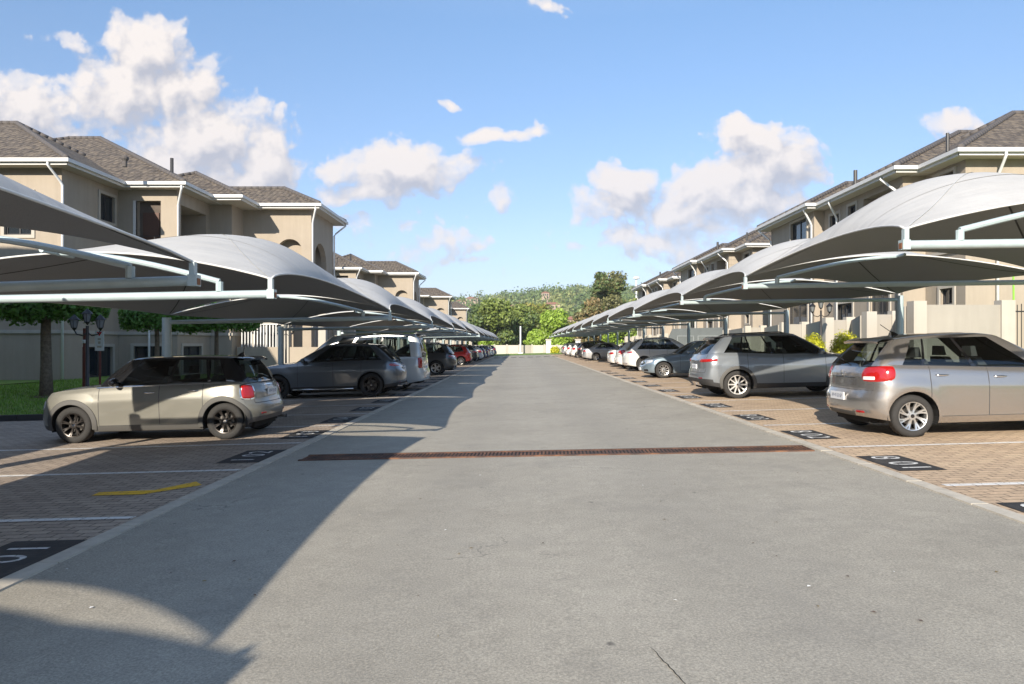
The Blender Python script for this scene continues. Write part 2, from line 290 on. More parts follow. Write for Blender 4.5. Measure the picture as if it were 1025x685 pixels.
mat('gate_grey', (.10, .115, .12), .6, noise=(2, .15)); mat('gate_line', (.22, .24, .25), .6); mat('seat', (.12, .12, .12), .8); mat('stone', (.30, .2, .13), .9, noise=(4, .3)); mat('green_pole', (.20, .55, .03), .6)

# ------------------------------------------------------------------ helpers
def tag(o, label=None, cat=None, group=None, kind=None):
    if label: o['label'] = label
    if cat: o['category'] = cat
    if group: o['group'] = group
    if kind: o['kind'] = kind
    return o
def empty(name, loc=(0, 0, 0), rot=(0, 0, 0)):
    o = bpy.data.objects.new(name, None); C.objects.link(o); o.location = loc; o.rotation_euler = rot; o.empty_display_size = .2; return o
def kids(o): return [c for c in ALLO if c.parent is o]
ALLO = []
class MB:
    def __init__(s): s.v = []; s.f = []; s.m = []; s.ms = []; s.uv = {}
    def mi(s, name):
        if name not in s.ms: s.ms.append(name)
        return s.ms.index(name)
    def quad(s, pts, m, uv=None):
        i = len(s.v); s.v += [tuple(p) for p in pts]; s.f.append(tuple(range(i, i + len(pts)))); s.m.append(s.mi(m))
        if uv: s.uv[len(s.f) - 1] = uv
    def box(s, x0, x1, y0, y1, z0, z1, m):
        s.hexa([(x0, y0, z0), (x1, y0, z0), (x1, y1, z0), (x0, y1, z0), (x0, y0, z1), (x1, y0, z1), (x1, y1, z1), (x0, y1, z1)], m)
    def hexa(s, p, m):
        i = len(s.v); s.v += [tuple(q) for q in p]; k = s.mi(m)
        for f in ((0, 3, 2, 1), (4, 5, 6, 7), (0, 1, 5, 4), (1, 2, 6, 5), (2, 3, 7, 6), (3, 0, 4, 7)):
            s.f.append(tuple(i + a for a in f)); s.m.append(k)
    def grid(s, P, m, closed=False):
        """P: list of rows of points"""
        i = len(s.v); nr = len(P); nc = len(P[0]); k = s.mi(m)
        for r in P: s.v += [tuple(q) for q in r]
        for a in range(nr - 1):
            for b_ in range(nc if closed else nc - 1):
                c2 = (b_ + 1) % nc
                s.f.append((i + a*nc + b_, i + a*nc + c2, i + (a+1)*nc + c2, i + (a+1)*nc + b_)); s.m.append(k)
    def tube(s, pts, r, m, n=8, caps=True, taper=None):
        pts = [Vector(p) for p in pts]; rows = []
        for i, p in enumerate(pts):
            d = (pts[min(i+1, len(pts)-1)] - pts[max(i-1, 0)]).normalized()
            u = d.cross(Vector((0, 0, 1)));
            if u.length < .05: u = d.cross(Vector((0, 1, 0)))
            u.normalize(); w = d.cross(u)
            rr = r[i] if isinstance(r, (list, tuple)) else r
            rows.append([p + u*rr*math.cos(2*PI*k/n) + w*rr*math.sin(2*PI*k/n) for k in range(n)])
        base = len(s.v); s.grid(rows, m, True)
        if caps:
            k = s.mi(m); s.f.append(tuple(base + j for j in range(n))); s.m.append(k)
            e = base + (len(rows)-1)*n; s.f.append(tuple(e + n-1-j for j in range(n))); s.m.append(k)
    def lathe(s, prof, m, n=24, axis='z', off=(0, 0, 0)):
        rows = []
        for (r, h) in prof:
            row = []
            for k in range(n):
                a = 2*PI*k/n
                if axis == 'z': q = (r*math.cos(a), r*math.sin(a), h)
                else: q = (r*math.cos(a), h, r*math.sin(a))
                row.append((q[0]+off[0], q[1]+off[1], q[2]+off[2]))
            rows.append(row)
        s.grid(rows, m, True)
    def build(s, name, parent=None, smooth=False, weld=False, autos=None, recalc=True):
        me = bpy.data.meshes.new(name); me.from_pydata(s.v, [], s.f)
        for n_ in s.ms: me.materials.append(MATS[n_])
        me.polygons.foreach_set('material_index', s.m)
        if s.uv:
            ul = me.uv_layers.new(name='UVMap')
            for fi, uv in s.uv.items():
                p = me.polygons[fi]
                for k, li in enumerate(p.loop_indices): ul.data[li].uv = uv[k]
        if weld or recalc:
            bm = bmesh.new(); bm.from_mesh(me)
            if weld: bmesh.ops.remove_doubles(bm, verts=bm.verts, dist=1e-4)
            if recalc: bmesh.ops.recalc_face_normals(bm, faces=bm.faces)
            bm.to_mesh(me); bm.free()
        if smooth:
            me.polygons.foreach_set('use_smooth', [True]*len(me.polygons))
            if autos: me.set_sharp_from_angle(angle=R(autos))
        me.update()
        o = bpy.data.objects.new(name, me); C.objects.link(o); o.parent = parent; ALLO.append(o); return o
def copy_tree(o, parent=None):
    c = o.copy(); C.objects.link(c)
    if parent: c.parent = parent
    for ch in list(o.children): copy_tree(ch, c)
    return c
def gz(x): return .026 * max(-22, min(22, x))
def text_mesh(txt, size, name, matn, parent=None, depth=0.0, sx=1.0):
    cu = bpy.data.curves.new('t', 'FONT'); cu.body = txt; cu.size = size; cu.align_x = 'CENTER'; cu.align_y = 'CENTER'; cu.extrude = depth; cu.offset = .0
    to = bpy.data.objects.new('t', cu); C.objects.link(to)
    me = bpy.data.meshes.new_from_object(to, depsgraph=bpy.context.evaluated_depsgraph_get())
    bpy.data.objects.remove(to); bpy.data.curves.remove(cu)
    me.materials.clear(); me.materials.append(MATS[matn])
    for v in me.vertices: v.co.x *= sx
    o = bpy.data.objects.new(name, me); C.objects.link(o); o.parent = parent; ALLO.append(o); return o

# ------------------------------------------------------------------ ground
XL, XR_ = -3.30, 3.87; YEND = 96
def smooth(a, b, x): t_ = max(0, min(1, (x-a)/(b-a))); return t_*t_*(3-2*t_)
def hill_h(x, y):
    h = gz(x) - .04
    d = smooth(240, 950, y)
    prof = 62 + 10*math.sin(x*.006 + 1.3) + 6*math.sin(x*.017) + (3*smooth(60, 420, x)) - 14*smooth(-100, -400, x)
    h += d * (prof - 12) - 3*smooth(110, 200, y) * (1 - smooth(240, 400, y))
    return h
mb = MB()
xs = sorted(set([-2600, -1500, -900, -22, 22, 900, 1500, 2600] + list(range(-700, 701, 50))))
ys = [-400, -100, 0, 60, 107, 130, 160, 200, 240] + list(range(280, 1000, 40)) + [1050, 1200, 1500, 2200, 3200]
mb.grid([[(x, y, hill_h(x, y)) for x in xs] for y in ys], 'terrain')
tag(mb.build('terrain', smooth=True), kind='structure')
def sheet(name, x0, x1, y0, y1, dz, m, kind='structure', nx=1):
    mb = MB(); xx = [x0 + (x1-x0)*i/nx for i in range(nx+1)]
    mb.grid([[(x, y, gz(x)+dz) for x in xx] for y in (y0, y1)], m)
    o = mb.build(name); tag(o, kind=kind); return o
sheet('road', XL-.05, XR_+.05, -40, YEND, 0, 'asphalt')
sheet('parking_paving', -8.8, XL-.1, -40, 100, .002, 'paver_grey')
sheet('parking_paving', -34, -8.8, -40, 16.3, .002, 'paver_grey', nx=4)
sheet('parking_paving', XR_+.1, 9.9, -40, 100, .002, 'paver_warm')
for (a, b_) in ((XL-.15, XL), (XR_, XR_+.15)):
    mb = MB(); y = -40; r2 = random.Random(3)
    while y < 100:
        j = r2.uniform(-.003, .004); mb.hexa([(a, y+.006, gz(a)-.05), (b_, y+.006, gz(b_)-.05), (b_, y+.99, gz(b_)-.05), (a, y+.99, gz(a)-.05), (a, y+.006, gz(a)+.014+j), (b_, y+.006, gz(b_)+.012+j), (b_, y+.99, gz(b_)+.012+j), (a, y+.99, gz(a)+.014+j)], 'concrete'); y += 1
    tag(mb.build('road_edging'), kind='structure')
# drainage channel with rusty grating, slightly off square
gr = empty('drain_grate', (0, 9.45, 0), (0, 0, -.045)); tag(gr, 'long rusty drain grating set across the grey road', 'drain grate')
def gp(x, d): # along the grating
    return (x, 9.28 + .0 * x + d - 9.35, gz(x))
mb = MB(); mb2 = MB(); x = -2.95
while x < 3.80:
    z = gz(x); mb2.box(x, x+.026, -.18, .17, z+.004, z+.012, 'rusty_grate'); x += .05
for (d0, d1) in ((-.235, -.18), (.17, .225)):
    mb.hexa([(-2.97, d0, gz(-2.97)-.03), (3.82, d0, gz(3.82)-.03), (3.82, d1, gz(3.82)-.03), (-2.97, d1, gz(-2.97)-.03), (-2.97, d0, gz(-2.97)+.015), (3.82, d0, gz(3.82)+.015), (3.82, d1, gz(3.82)+.015), (-2.97, d1, gz(-2.97)+.015)], 'rusty_grate')
mb.quad([(-2.97, -.18, gz(-2.97)+.002), (3.82, -.18, gz(3.82)+.002), (3.82, .17, gz(3.82)+.002), (-2.97, .17, gz(-2.97)+.002)], 'drain_dark')
mb.build('grate_frame', gr); mb2.build('grate_bars', gr)

# bay lines, number pads
def line(x0, x1, y, lab, w=.10):
    mb = MB(); n = 16; top = []; bot = []
    for i in range(n+1):
        x = x0 + (x1-x0)*i/n; j = rnd.uniform(-.006, .006); k = rnd.uniform(-.004, .004)
        top.append((x, y+w/2+j, gz(x)+.006)); bot.append((x, y-w/2+k, gz(x)+.006))
    mb.grid([bot, top], 'paint_white'); o = mb.build('bay_line'); tag(o, kind='structure'); return o
LB = [6.34 + 2.4*k for k in range(-3, 39)]
RB = [6.8 + 2.52*k for k in range(-2, 37)]
for y in LB: line(-8.6, -3.50, y, '')
for y in RB: line(4.12, 9.6, y, '')
def ymark():
    mb = MB(); z = .0065
    pts = [(-5.05, 7.20), (-3.98, 7.46), (-3.72, 7.85), (-3.86, 7.85), (-4.12, 7.62), (-4.95, 7.36)]
    mb.quad([(x, y, gz(x)+z) for x, y in [(-4.52, 7.36), (-3.98, 7.36), (-3.98, 7.58), (-4.54, 7.54)]], 'paint_yellow')
    mb.quad([(x, y, gz(x)+z) for x, y in [(-3.98, 7.36), (-3.55, 7.80), (-3.72, 8.02), (-3.98, 7.58)]], 'paint_yellow')
    o = mb.build('painted_mark'); tag(o, 'yellow painted bent arrow mark on the paving of an empty bay', 'road marking')
ymark()
def pad(side, yc, txt, lab, grp):
    t_ = empty('number_pad', (0, yc, 0)); mb = MB(); hw = .50 if side > 0 else .56
    if side < 0: x0, x1 = -4.06, -3.47
    else: x0, x1 = 4.10, 4.62
    mb.quad([(x0, -hw, gz(x0)+.007), (x1, -hw, gz(x1)+.007), (x1, hw, gz(x1)+.007), (x0, hw, gz(x0)+.007)], 'paint_black'); mb.build('pad', t_)
    xc = (x0+x1)/2
    for ch, o_ in zip(txt.replace(' ', ''), (-.33, .06, .33)):
        d = text_mesh(ch, .46, 'digit', 'digit_white', t_, 0, .95)
        d.location = (xc, -side*o_, gz(xc)+.010); d.rotation_euler = (side*math.atan(.026), 0, R(90) if side < 0 else R(-90))
    tag(t_, lab, 'bay number', grp)
ordn = ['first', 'second', 'third', 'fourth', 'fifth', 'sixth', 'seventh', 'eighth', 'ninth', 'tenth', 'eleventh', 'twelfth', 'thirteenth', 'fourteenth']
k = 0
for i in range(0, 13):
    yc = LB[2] + 1.2 + 2.4*(i) - .0
    yc = 5.05 + 2.4*i
    if i == 1: continue
    pad(-1, yc, '3 01' if i == 0 else '1 %02d' % (i), 'black painted pad numbered 3 01 nearest the camera on the left' if i == 0 else '%s black bay-number pad along the left road edge, counted from the drain grating' % ordn[k], 'bay number pads on the left')
    if i: k += 1
for i in range(0, 13):
    pad(1, RB[2] - 1.26 + 2.52*i - (.0), '8 %02d' % i, '%s black bay-number pad along the right road edge, counted from the camera' % ordn[i], 'bay number pads on the right')

# ------------------------------------------------------------------ lawn on the left
mb = MB(); nx, ny = 24, 50
def lawn_h(x, y):
    u = min(1, max(0, (-8.9 - x)/9)); v = min(1, max(0, (y-16.4)/1.2))
    return gz(x) + .10 + .42*u**.8*v + .03*math.sin(x*2.1+y*.7)*v*min(1, u*6)
mb.grid([[(-8.9 - 9.7*i/nx, 16.45 + 84*(j/ny)**1.6, lawn_h(-8.9-9.7*i/nx, 16.45+84*(j/ny)**1.6)) for i in range(nx+1)] for j in range(ny+1)], 'grass')
mb.grid([[(-18.6 - 14*i/8, 16.45 + 12*j/8, lawn_h(-18, 18)) for i in range(9)] for j in range(9)], 'grass')
tag(mb.build('lawn', smooth=True), kind='structure')
# blades
def blades(name, fn, n, hmin, hmax, seed, m='leaf_blade'):
    rg = np.random.default_rng(seed); v = []; f = []
    for i in range(n):
        x, y, z = fn(rg); a = rg.uniform(0, PI); h = rg.uniform(hmin, hmax); w = .012; lx, ly = rg.normal(0, .03, 2)
        k = len(v); v += [(x - w*math.cos(a), y - w*math.sin(a), z-.01), (x + w*math.cos(a), y + w*math.sin(a), z-.01), (x+lx, y+ly, z+h)]; f.append((k, k+1, k+2))
    me = bpy.data.meshes.new(name); me.from_pydata(v, [], f); me.materials.append(MATS[m]); o = bpy.data.objects.new(name, me); C.objects.link(o); return o
def f_l(rg):
    x = -8.95 - 9.4*rg.random(); y = 16.5 + 11.5*rg.random()**1.2; return x, y, lawn_h(x, y)
tag(blades('grass', f_l, 26000, .03, .09, 1), 'short mown green grass on the bank left of the cars', 'grass', kind='stuff')
mb = MB(); mb.box(-30, -8.9, 16.28, 16.42, -.9, -.0, 'plastic_dark')
mb = MB(); n = 20
for i in range(n):
    xa = -8.75 - 1.0*i; xb = xa - .985; za, zb_ = gz(xa), gz(xb)
    mb.hexa([(xb, 16.28, zb_-.05), (xa, 16.28, za-.05), (xa, 16.44, za-.05), (xb, 16.44, zb_-.05), (xb, 16.30, zb_+.14), (xa, 16.30, za+.14), (xa, 16.44, za+.14), (xb, 16.44, zb_+.14)], 'plastic_dark')
tag(mb.build('kerb'), kind='structure')
mb = MB(); y = 16.45
while y < 99:
    x0, x1 = -8.9, -8.75; mb.hexa([(x0, y, gz(x0)-.05), (x1, y, gz(x1)-.05), (x1, y+.98, gz(x1)-.05), (x0, y+.98, gz(x0)-.05), (x0, y, gz(x0)+.13), (x1, y, gz(x1)+.13), (x1, y+.98, gz(x1)+.13), (x0, y+.98, gz(x0)+.13)], 'concrete'); y += 1
tag(mb.build('kerb'), kind='structure')
# right-hand planting strip and far verge
mb = MB(); mb.grid([[(x, y, gz(x)+.06) for x in (9.9, 11, 12, 14, 18, 22)] for y in (-5, 20, 40, 60, 80, 104)], 'grass'); tag(mb.build('planting_strip'), kind='structure')
mb = MB(); y = -5
while y < 99:
    x0, x1 = 9.8, 9.95; mb.hexa([(x0, y, gz(x0)-.05), (x1, y, gz(x1)-.05), (x1, y+.98, gz(x1)-.05), (x0, y+.98, gz(x0)-.05), (x0, y, gz(x0)+.13), (x1, y, gz(x1)+.13), (x1, y+.98, gz(x1)+.13), (x0, y+.98, gz(x0)+.13)], 'concrete'); y += 1
tag(mb.build('kerb'), kind='structure')
mb = MB(); mb.grid([[(x, y, gz(x)+.012*(1+(y>98)*9)) for x in (-22, 0, 22)] for y in (96, 99, 108)], 'grass'); tag(mb.build('verge'), kind='structure')

# ------------------------------------------------------------------ shade canopies
def smst(x): return x*x*(3-2*x)
def make_canopy(xt, xp, y0, y1, zt, zp, Rr, E, lab, grp, sagx=.38, gap=.28, pk=2.3):
    """fabric stretched between two cantilever frames: low corners, bulged middle"""
    t_ = empty('shade_canopy', ((xt+xp)/2, (y0+y1)/2, 0)); ox, oy = t_.location.x, t_.location.y
    NU, NV = 36, 24; sgn = 1 if xp > xt else -1
    def P(u, v, dz=0):
        x = xt + (xp-xt)*u + sgn*sagx*4*v*(1-v)*(1-u)**3 - sgn*.45*4*v*(1-v)*u**3
        y = y0 + (y1-y0)*v + gap*math.sin(PI*u)**.8*(1-2*v)
        uk = .40; s2 = 1-(1-u/uk)**pk if u < uk else (.12*(1-(u-uk)/(1-uk)) + .88*(1-((u-uk)/(1-uk))**1.35))
        s2 = max(0, s2)
        vv = .55*math.sin(PI*v)**1.15 + .45*(1-abs(1-2*v))**.9
        z = zt + (zp-zt)*u + .15 + E*math.sin(PI*min(1, u*1.02))**.9 + vv*Rr*s2**.8 + .30*math.sin(PI*v)**.75*(1-u)**2
        return (x-ox, y-oy, z+dz)
    us = [smst(i/NU)*.5 + .5*i/NU for i in range(NU+1)]; vs = [i/NV for i in range(NV+1)]
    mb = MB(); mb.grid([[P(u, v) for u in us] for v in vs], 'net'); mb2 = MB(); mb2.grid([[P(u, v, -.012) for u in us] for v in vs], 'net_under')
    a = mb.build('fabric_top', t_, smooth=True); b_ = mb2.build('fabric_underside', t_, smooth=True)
    # hems
    mb = MB(); rr = .012
    mb.tube([P(0, v) for v in vs], rr, 'hem', 6); mb.tube([P(u, 0) for u in us], rr, 'hem', 6); mb.tube([P(u, 1) for u in us], rr, 'hem', 6); mb.tube([P(1, v) for v in vs], rr, 'hem', 6)
    mb.build('hem', t_, smooth=True)
    mb = MB()
    for (u0, v0, u1, v1) in ((0, 0, .5, .5), (1, 0, .5, .5), (0, 1, .5, .5), (1, 1, .5, .5)):
        rows = [[], []]
        for i in range(15):
            s = i/14; u = u0+(u1-u0)*s; v = v0+(v1-v0)*s; p = P(u, v, -.017); rows[0].append((p[0], p[1]-.022, p[2])); rows[1].append((p[0], p[1]+.022, p[2]))
        mb.grid(rows, 'seam')
    mb.build('seam', t_)
    mb = MB()
    for (u0, v0, u1, v1) in ((0, 0, .45, .5), (0, 1, .45, .5)):
        rows = [[], []]
        for i in range(15):
            s = i/14; u = u0+(u1-u0)*s; v = v0+(v1-v0)*s; p = P(u, v, .004); rows[0].append((p[0], p[1]-.018, p[2])); rows[1].append((p[0], p[1]+.018, p[2]))
        mb.grid(rows, 'hem')
    for v_ in (.27, .5, .73):
        rows = [[], []]
        for u in us: p = P(u, v_, .003); rows[0].append((p[0], p[1]-.010, p[2])); rows[1].append((p[0], p[1]+.010, p[2]))
        mb.grid(rows, 'net_seam')
    mb.build('top_seam', t_)
    tag(t_, lab, 'canopy', grp); return t_
def make_frame(xt, xp, y, zt, zp, lab, grp, shaded=False):
    t_ = empty('carport_frame', (xp, y, gz(xp))); oz = gz(xp); s = 1 if xp > xt else -1
    def Q(x, z): return (x-xp, 0, z-oz)
    mb = MB(); zt_ = zp + .02
    mb.tube([(0, 0, .0), (0, 0, zt_-oz+.06)], .092, 'steel_paint', 14); mb.lathe([(.0, .0), (.17, 0), (.17, .015), (.09, .016)], 'steel_paint', 14); mb.build('post', t_, smooth=True, autos=40)
    mb = MB(); zz = lambda x: zt + (zp-zt)*(x-xt)/(xp-xt)
    mb.tube([Q(xt - s*.03, zz(xt)-.02), Q(xp, zp-.02)], .048, 'steel_paint', 10); mb.build('beam', t_, smooth=True, autos=40)
    mb = MB(); xa = xt + s*.58; xm = xt + (xp-xt)*.5; xe = xp - s*.5
    mb.tube([Q(xa, zz(xa)+.02), Q(xa, zz(xa)+.13)], .042, 'steel_paint', 8)
    pts = []
    for i in range(11):
        q = i/10; x = xa + (xm-xa)*q; pts.append(Q(x, zz(x)+.13 + (.36)*math.sin(q*1.45)))
    e_ = pts[-1]; mb.tube([(e_[0], -.27, e_[2]), (e_[0], .27, e_[2])], .028, 'steel_paint', 8)
    mb.tube(pts, .033, 'steel_paint', 8); mb.build('brace', t_, smooth=True, autos=40)
    mb = MB(); x0, x1 = sorted((xt - s*.05, xt + s*.03)); z0 = zt-oz
    mb.box(x0-xp, x1-xp, -.05, .05, z0-.072, z0+.032, 'steel_paint'); mb.box(xt-s*.056-xp, xt-s*.051-xp, -.03, .03, z0-.06, z0+.0, 'rust') if s < 0 else mb.box(xt-.056-xp, xt-.051-xp, -.03, .03, z0-.06, z0, 'rust')
    mb.box(xt-.025-xp, xt+.025-xp, -.03, .03, z0+.035, z0+.15, 'steel_paint'); mb.build('corner_bracket', t_)
    tag(t_, lab, 'carport frame', grp); return t_
EL = 1.48
LT, LP_, LZT, LZP = -2.82, -7.64, 2.07, 1.98
gl_, gr_ = 'shade canopies along the left row', 'shade canopies along the right row'
fl_, fr_ = 'carport frames along the left row', 'carport frames along the right row'
ordl = ordn + ['fifteenth', 'sixteenth', 'seventeenth']
make_canopy(-2.72, -7.64, -8.9, -1.55, LZT, LZP, .55, .4, 'pale grey shade net beside the camera on the left, only its shadow showing', gl_)
make_canopy(-3.02, -7.9, -1.4, 6.45, 2.09, 1.93, .62, .4, 'pale grey shade net cut off by the left picture edge, nearest on the left', gl_)
make_frame(-3.02, -7.9, 6.45, 2.09, 1.93, 'blue-grey steel frame at the far end of the nearest left shade net', fl_); make_frame(-2.8, -7.9, -1.47, 2.09, 1.93, 'steel frame between the two nearest left shade nets, beside the camera', fl_)
LF = [7.9 + 7.2*k for k in range(6)]; LF2 = [47.6 + 7.2*k for k in range(8)]
k = 0
for FR in (LF, LF2):
    for i, y in enumerate(FR):
        make_frame(LT, LP_, y, LZT, LZP, '%s cantilever steel frame of the left carports, counted from the grey-beige hatchback' % (ordl[k]), fl_); k += 1
k = 0
for FR in (LF, LF2):
    for y0, y1 in zip(FR, FR[1:]):
        make_canopy(LT, LP_, y0, y1, LZT, LZP, .60, .38, '%s pale shade net in the left row, counting away from the grey-beige hatchback' % ordl[k], gl_); k += 1
RF = [7.45, 12.75, 17.75, 25.3, 32.8, 40.0, 47.2, 54.6, 62, 69.4, 76.8, 84.2, 91.6, 99]
RT, RP, RZT, RZP = 4.10, 9.62, 2.56, 2.64
for i, y in enumerate(RF):
    make_frame(RT, RP, y, RZT, RZP, '%s cantilever steel frame of the right carports, counted from the camera' % ordl[i], fr_)
for i, (y0, y1) in enumerate(zip(RF, RF[1:])):
    make_canopy(RT, RP, y0, y1, RZT, RZP, .56 if i > 0 else .70, .40, '%s grey shade net in the right row, counting away from the camera' % ordl[i], gr_, pk=1.8)

# ------------------------------------------------------------------ buildings
def wallseg(mb, p0, p1, z0, z1, ops, m='plaster', bits=None, nrm=None):
    """vertical wall from p0 to p1 (xy); ops: (a0,a1,b0,b1,kind) distances along and heights; outward = nrm"""
    p0 = Vector((p0[0], p0[1], 0)); p1 = Vector((p1[0], p1[1], 0)); d = (p1-p0); Ln = d.length; d.normalize(); nrm = Vector((nrm[0], nrm[1], 0))
    def pt(a, z, dep=0): q = p0 + d*a - nrm*dep; return (q.x, q.y, z)
    As = sorted(set([0, Ln] + [q for o in ops for q in o[:2]])); Zs = sorted(set([z0, z1] + [q for o in ops for q in o[2:4]]))
    for a0, a1 in zip(As, As[1:]):
        for b0, b1 in zip(Zs, Zs[1:]):
            ac, bc = (a0+a1)/2, (b0+b1)/2
            if any(o[0] < ac < o[1] and o[2] < bc < o[3] for o in ops): continue
            mb.quad([pt(a0, b0), pt(a1, b0), pt(a1, b1), pt(a0, b1)], m)
    for o in ops:
        a0, a1, b0, b1, kind = o[:5]; dep = {'win': .14, 'balc': 2.3, 'loggia': .33, 'arch': 2.4, 'door': .25}[kind]
        rev = m
        mb.quad([pt(a0, b0), pt(a0, b1), pt(a0, b1, dep), pt(a0, b0, dep)], rev); mb.quad([pt(a1, b0), pt(a1, b1), pt(a1, b1, dep), pt(a1, b0, dep)], rev)
        mb.quad([pt(a0, b0), pt(a1, b0), pt(a1, b0, dep), pt(a0, b0, dep)], rev); mb.quad([pt(a0, b1), pt(a1, b1), pt(a1, b1, dep), pt(a0, b1, dep)], rev)
        if kind == 'arch':
            w = (a1-a0)/2; ac = (a0+a1)/2; zs = b1 - w; n = 12
            arcp = [(ac + w*math.cos(PI - PI*i/n), zs + w*math.sin(PI*i/n)) for i in range(n+1)]
            for i in range(n):
                (xa, za), (xb, zb) = arcp[i], arcp[i+1]
                mb.quad([pt(xa, za), pt(xb, zb), pt(xb, b1), pt(xa, b1)], m)
                mb.quad([pt(xa, za), pt(xb, zb), pt(xb, zb, .3), pt(xa, za, .3)], m)
        if kind in ('balc', 'arch', 'loggia'):
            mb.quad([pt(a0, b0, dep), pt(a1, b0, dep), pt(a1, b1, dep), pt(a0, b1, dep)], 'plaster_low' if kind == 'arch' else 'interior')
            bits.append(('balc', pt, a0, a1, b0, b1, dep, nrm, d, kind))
        else:
            bits.append(('win', pt, a0, a1, b0, b1, dep, nrm, d, kind))
def pbox(mb, pt, a0, a1, z0, z1, d0, d1, m):
    mb.hexa([pt(a0, z0, d0), pt(a1, z0, d0), pt(a1, z0, d1), pt(a0, z0, d1), pt(a0, z1, d0), pt(a1, z1, d0), pt(a1, z1, d1), pt(a0, z1, d1)], m)
def do_bits(bits, root):
    for (ty, pt, a0, a1, b0, b1, dep, nrm, d, kind) in bits:
        if ty == 'win':
            mb = MB(); f = .06
            for (x0, x1, y0, y1) in ((a0, a0+f, b0, b1), (a1-f, a1, b0, b1), (a0+f, a1-f, b0, b0+f), (a0+f, a1-f, b1-f, b1)): pbox(mb, pt, x0, x1, y0, y1, dep-.05, dep+.02, 'railing')
            ac = (a0+a1)/2; pbox(mb, pt, ac-.025, ac+.025, b0+f, b1-f, dep-.045, dep+.02, 'railing')
            # raised plaster surround
            s = .13
            for (x0, x1, y0, y1) in ((a0-s, a0, b0-s, b1+s), (a1, a1+s, b0-s, b1+s), (a0, a1, b0-s, b0), (a0, a1, b1, b1+s)): pbox(mb, pt, x0, x1, y0, y1, -.045, .02, 'cream')
            w = mb.build('window', root)
            mb = MB(); mb.quad([pt(a0+f, b0+f, dep-.01), pt(a1-f, b0+f, dep-.01), pt(a1-f, b1-f, dep-.01), pt(a0+f, b1-f, dep-.01)], 'window_glass'); mb.build('pane', w)
            if kind == 'door':
                mb = MB(); x = a0 + .1
                while x < a1-.08: pbox(mb, pt, x, x+.03, b0+.05, b1-.1, .02, .05, 'white_trim'); x += .22
                mb.build('burglar_bars', w)
        else:
            mb = MB(); aw = (a1-a0); c0 = a0 + aw*.15; c1 = a0 + aw*.80
            pbox(mb, pt, c0, c1, b0, b0+min(2.05, (b1-b0)*.85), dep-.06, dep+.01, 'dark_wood'); mb.build('door', root)
            mb = MB()
            if kind == 'loggia':
                pbox(mb, pt, a0-.12, a0+.0, b0, b1, -.04, .1, 'white_trim')
            if kind in ('balc', 'loggia'):
                for z in (b0+.35, b0+.62, b0+.92): pbox(mb, pt, a0, a1, z, z+.03, .06, .09, 'railing')
                x = a0+.1
                while x < a1: pbox(mb, pt, x, x+.02, b0, b0+.92, .065, .085, 'railing'); x += .35
                mb.build('railing', root)
            else:
                pbox(mb, pt, a0-.06, a1+.06, b0-.09, b0+.0, -.06, .3, 'white_trim'); mb.build('sill', root)
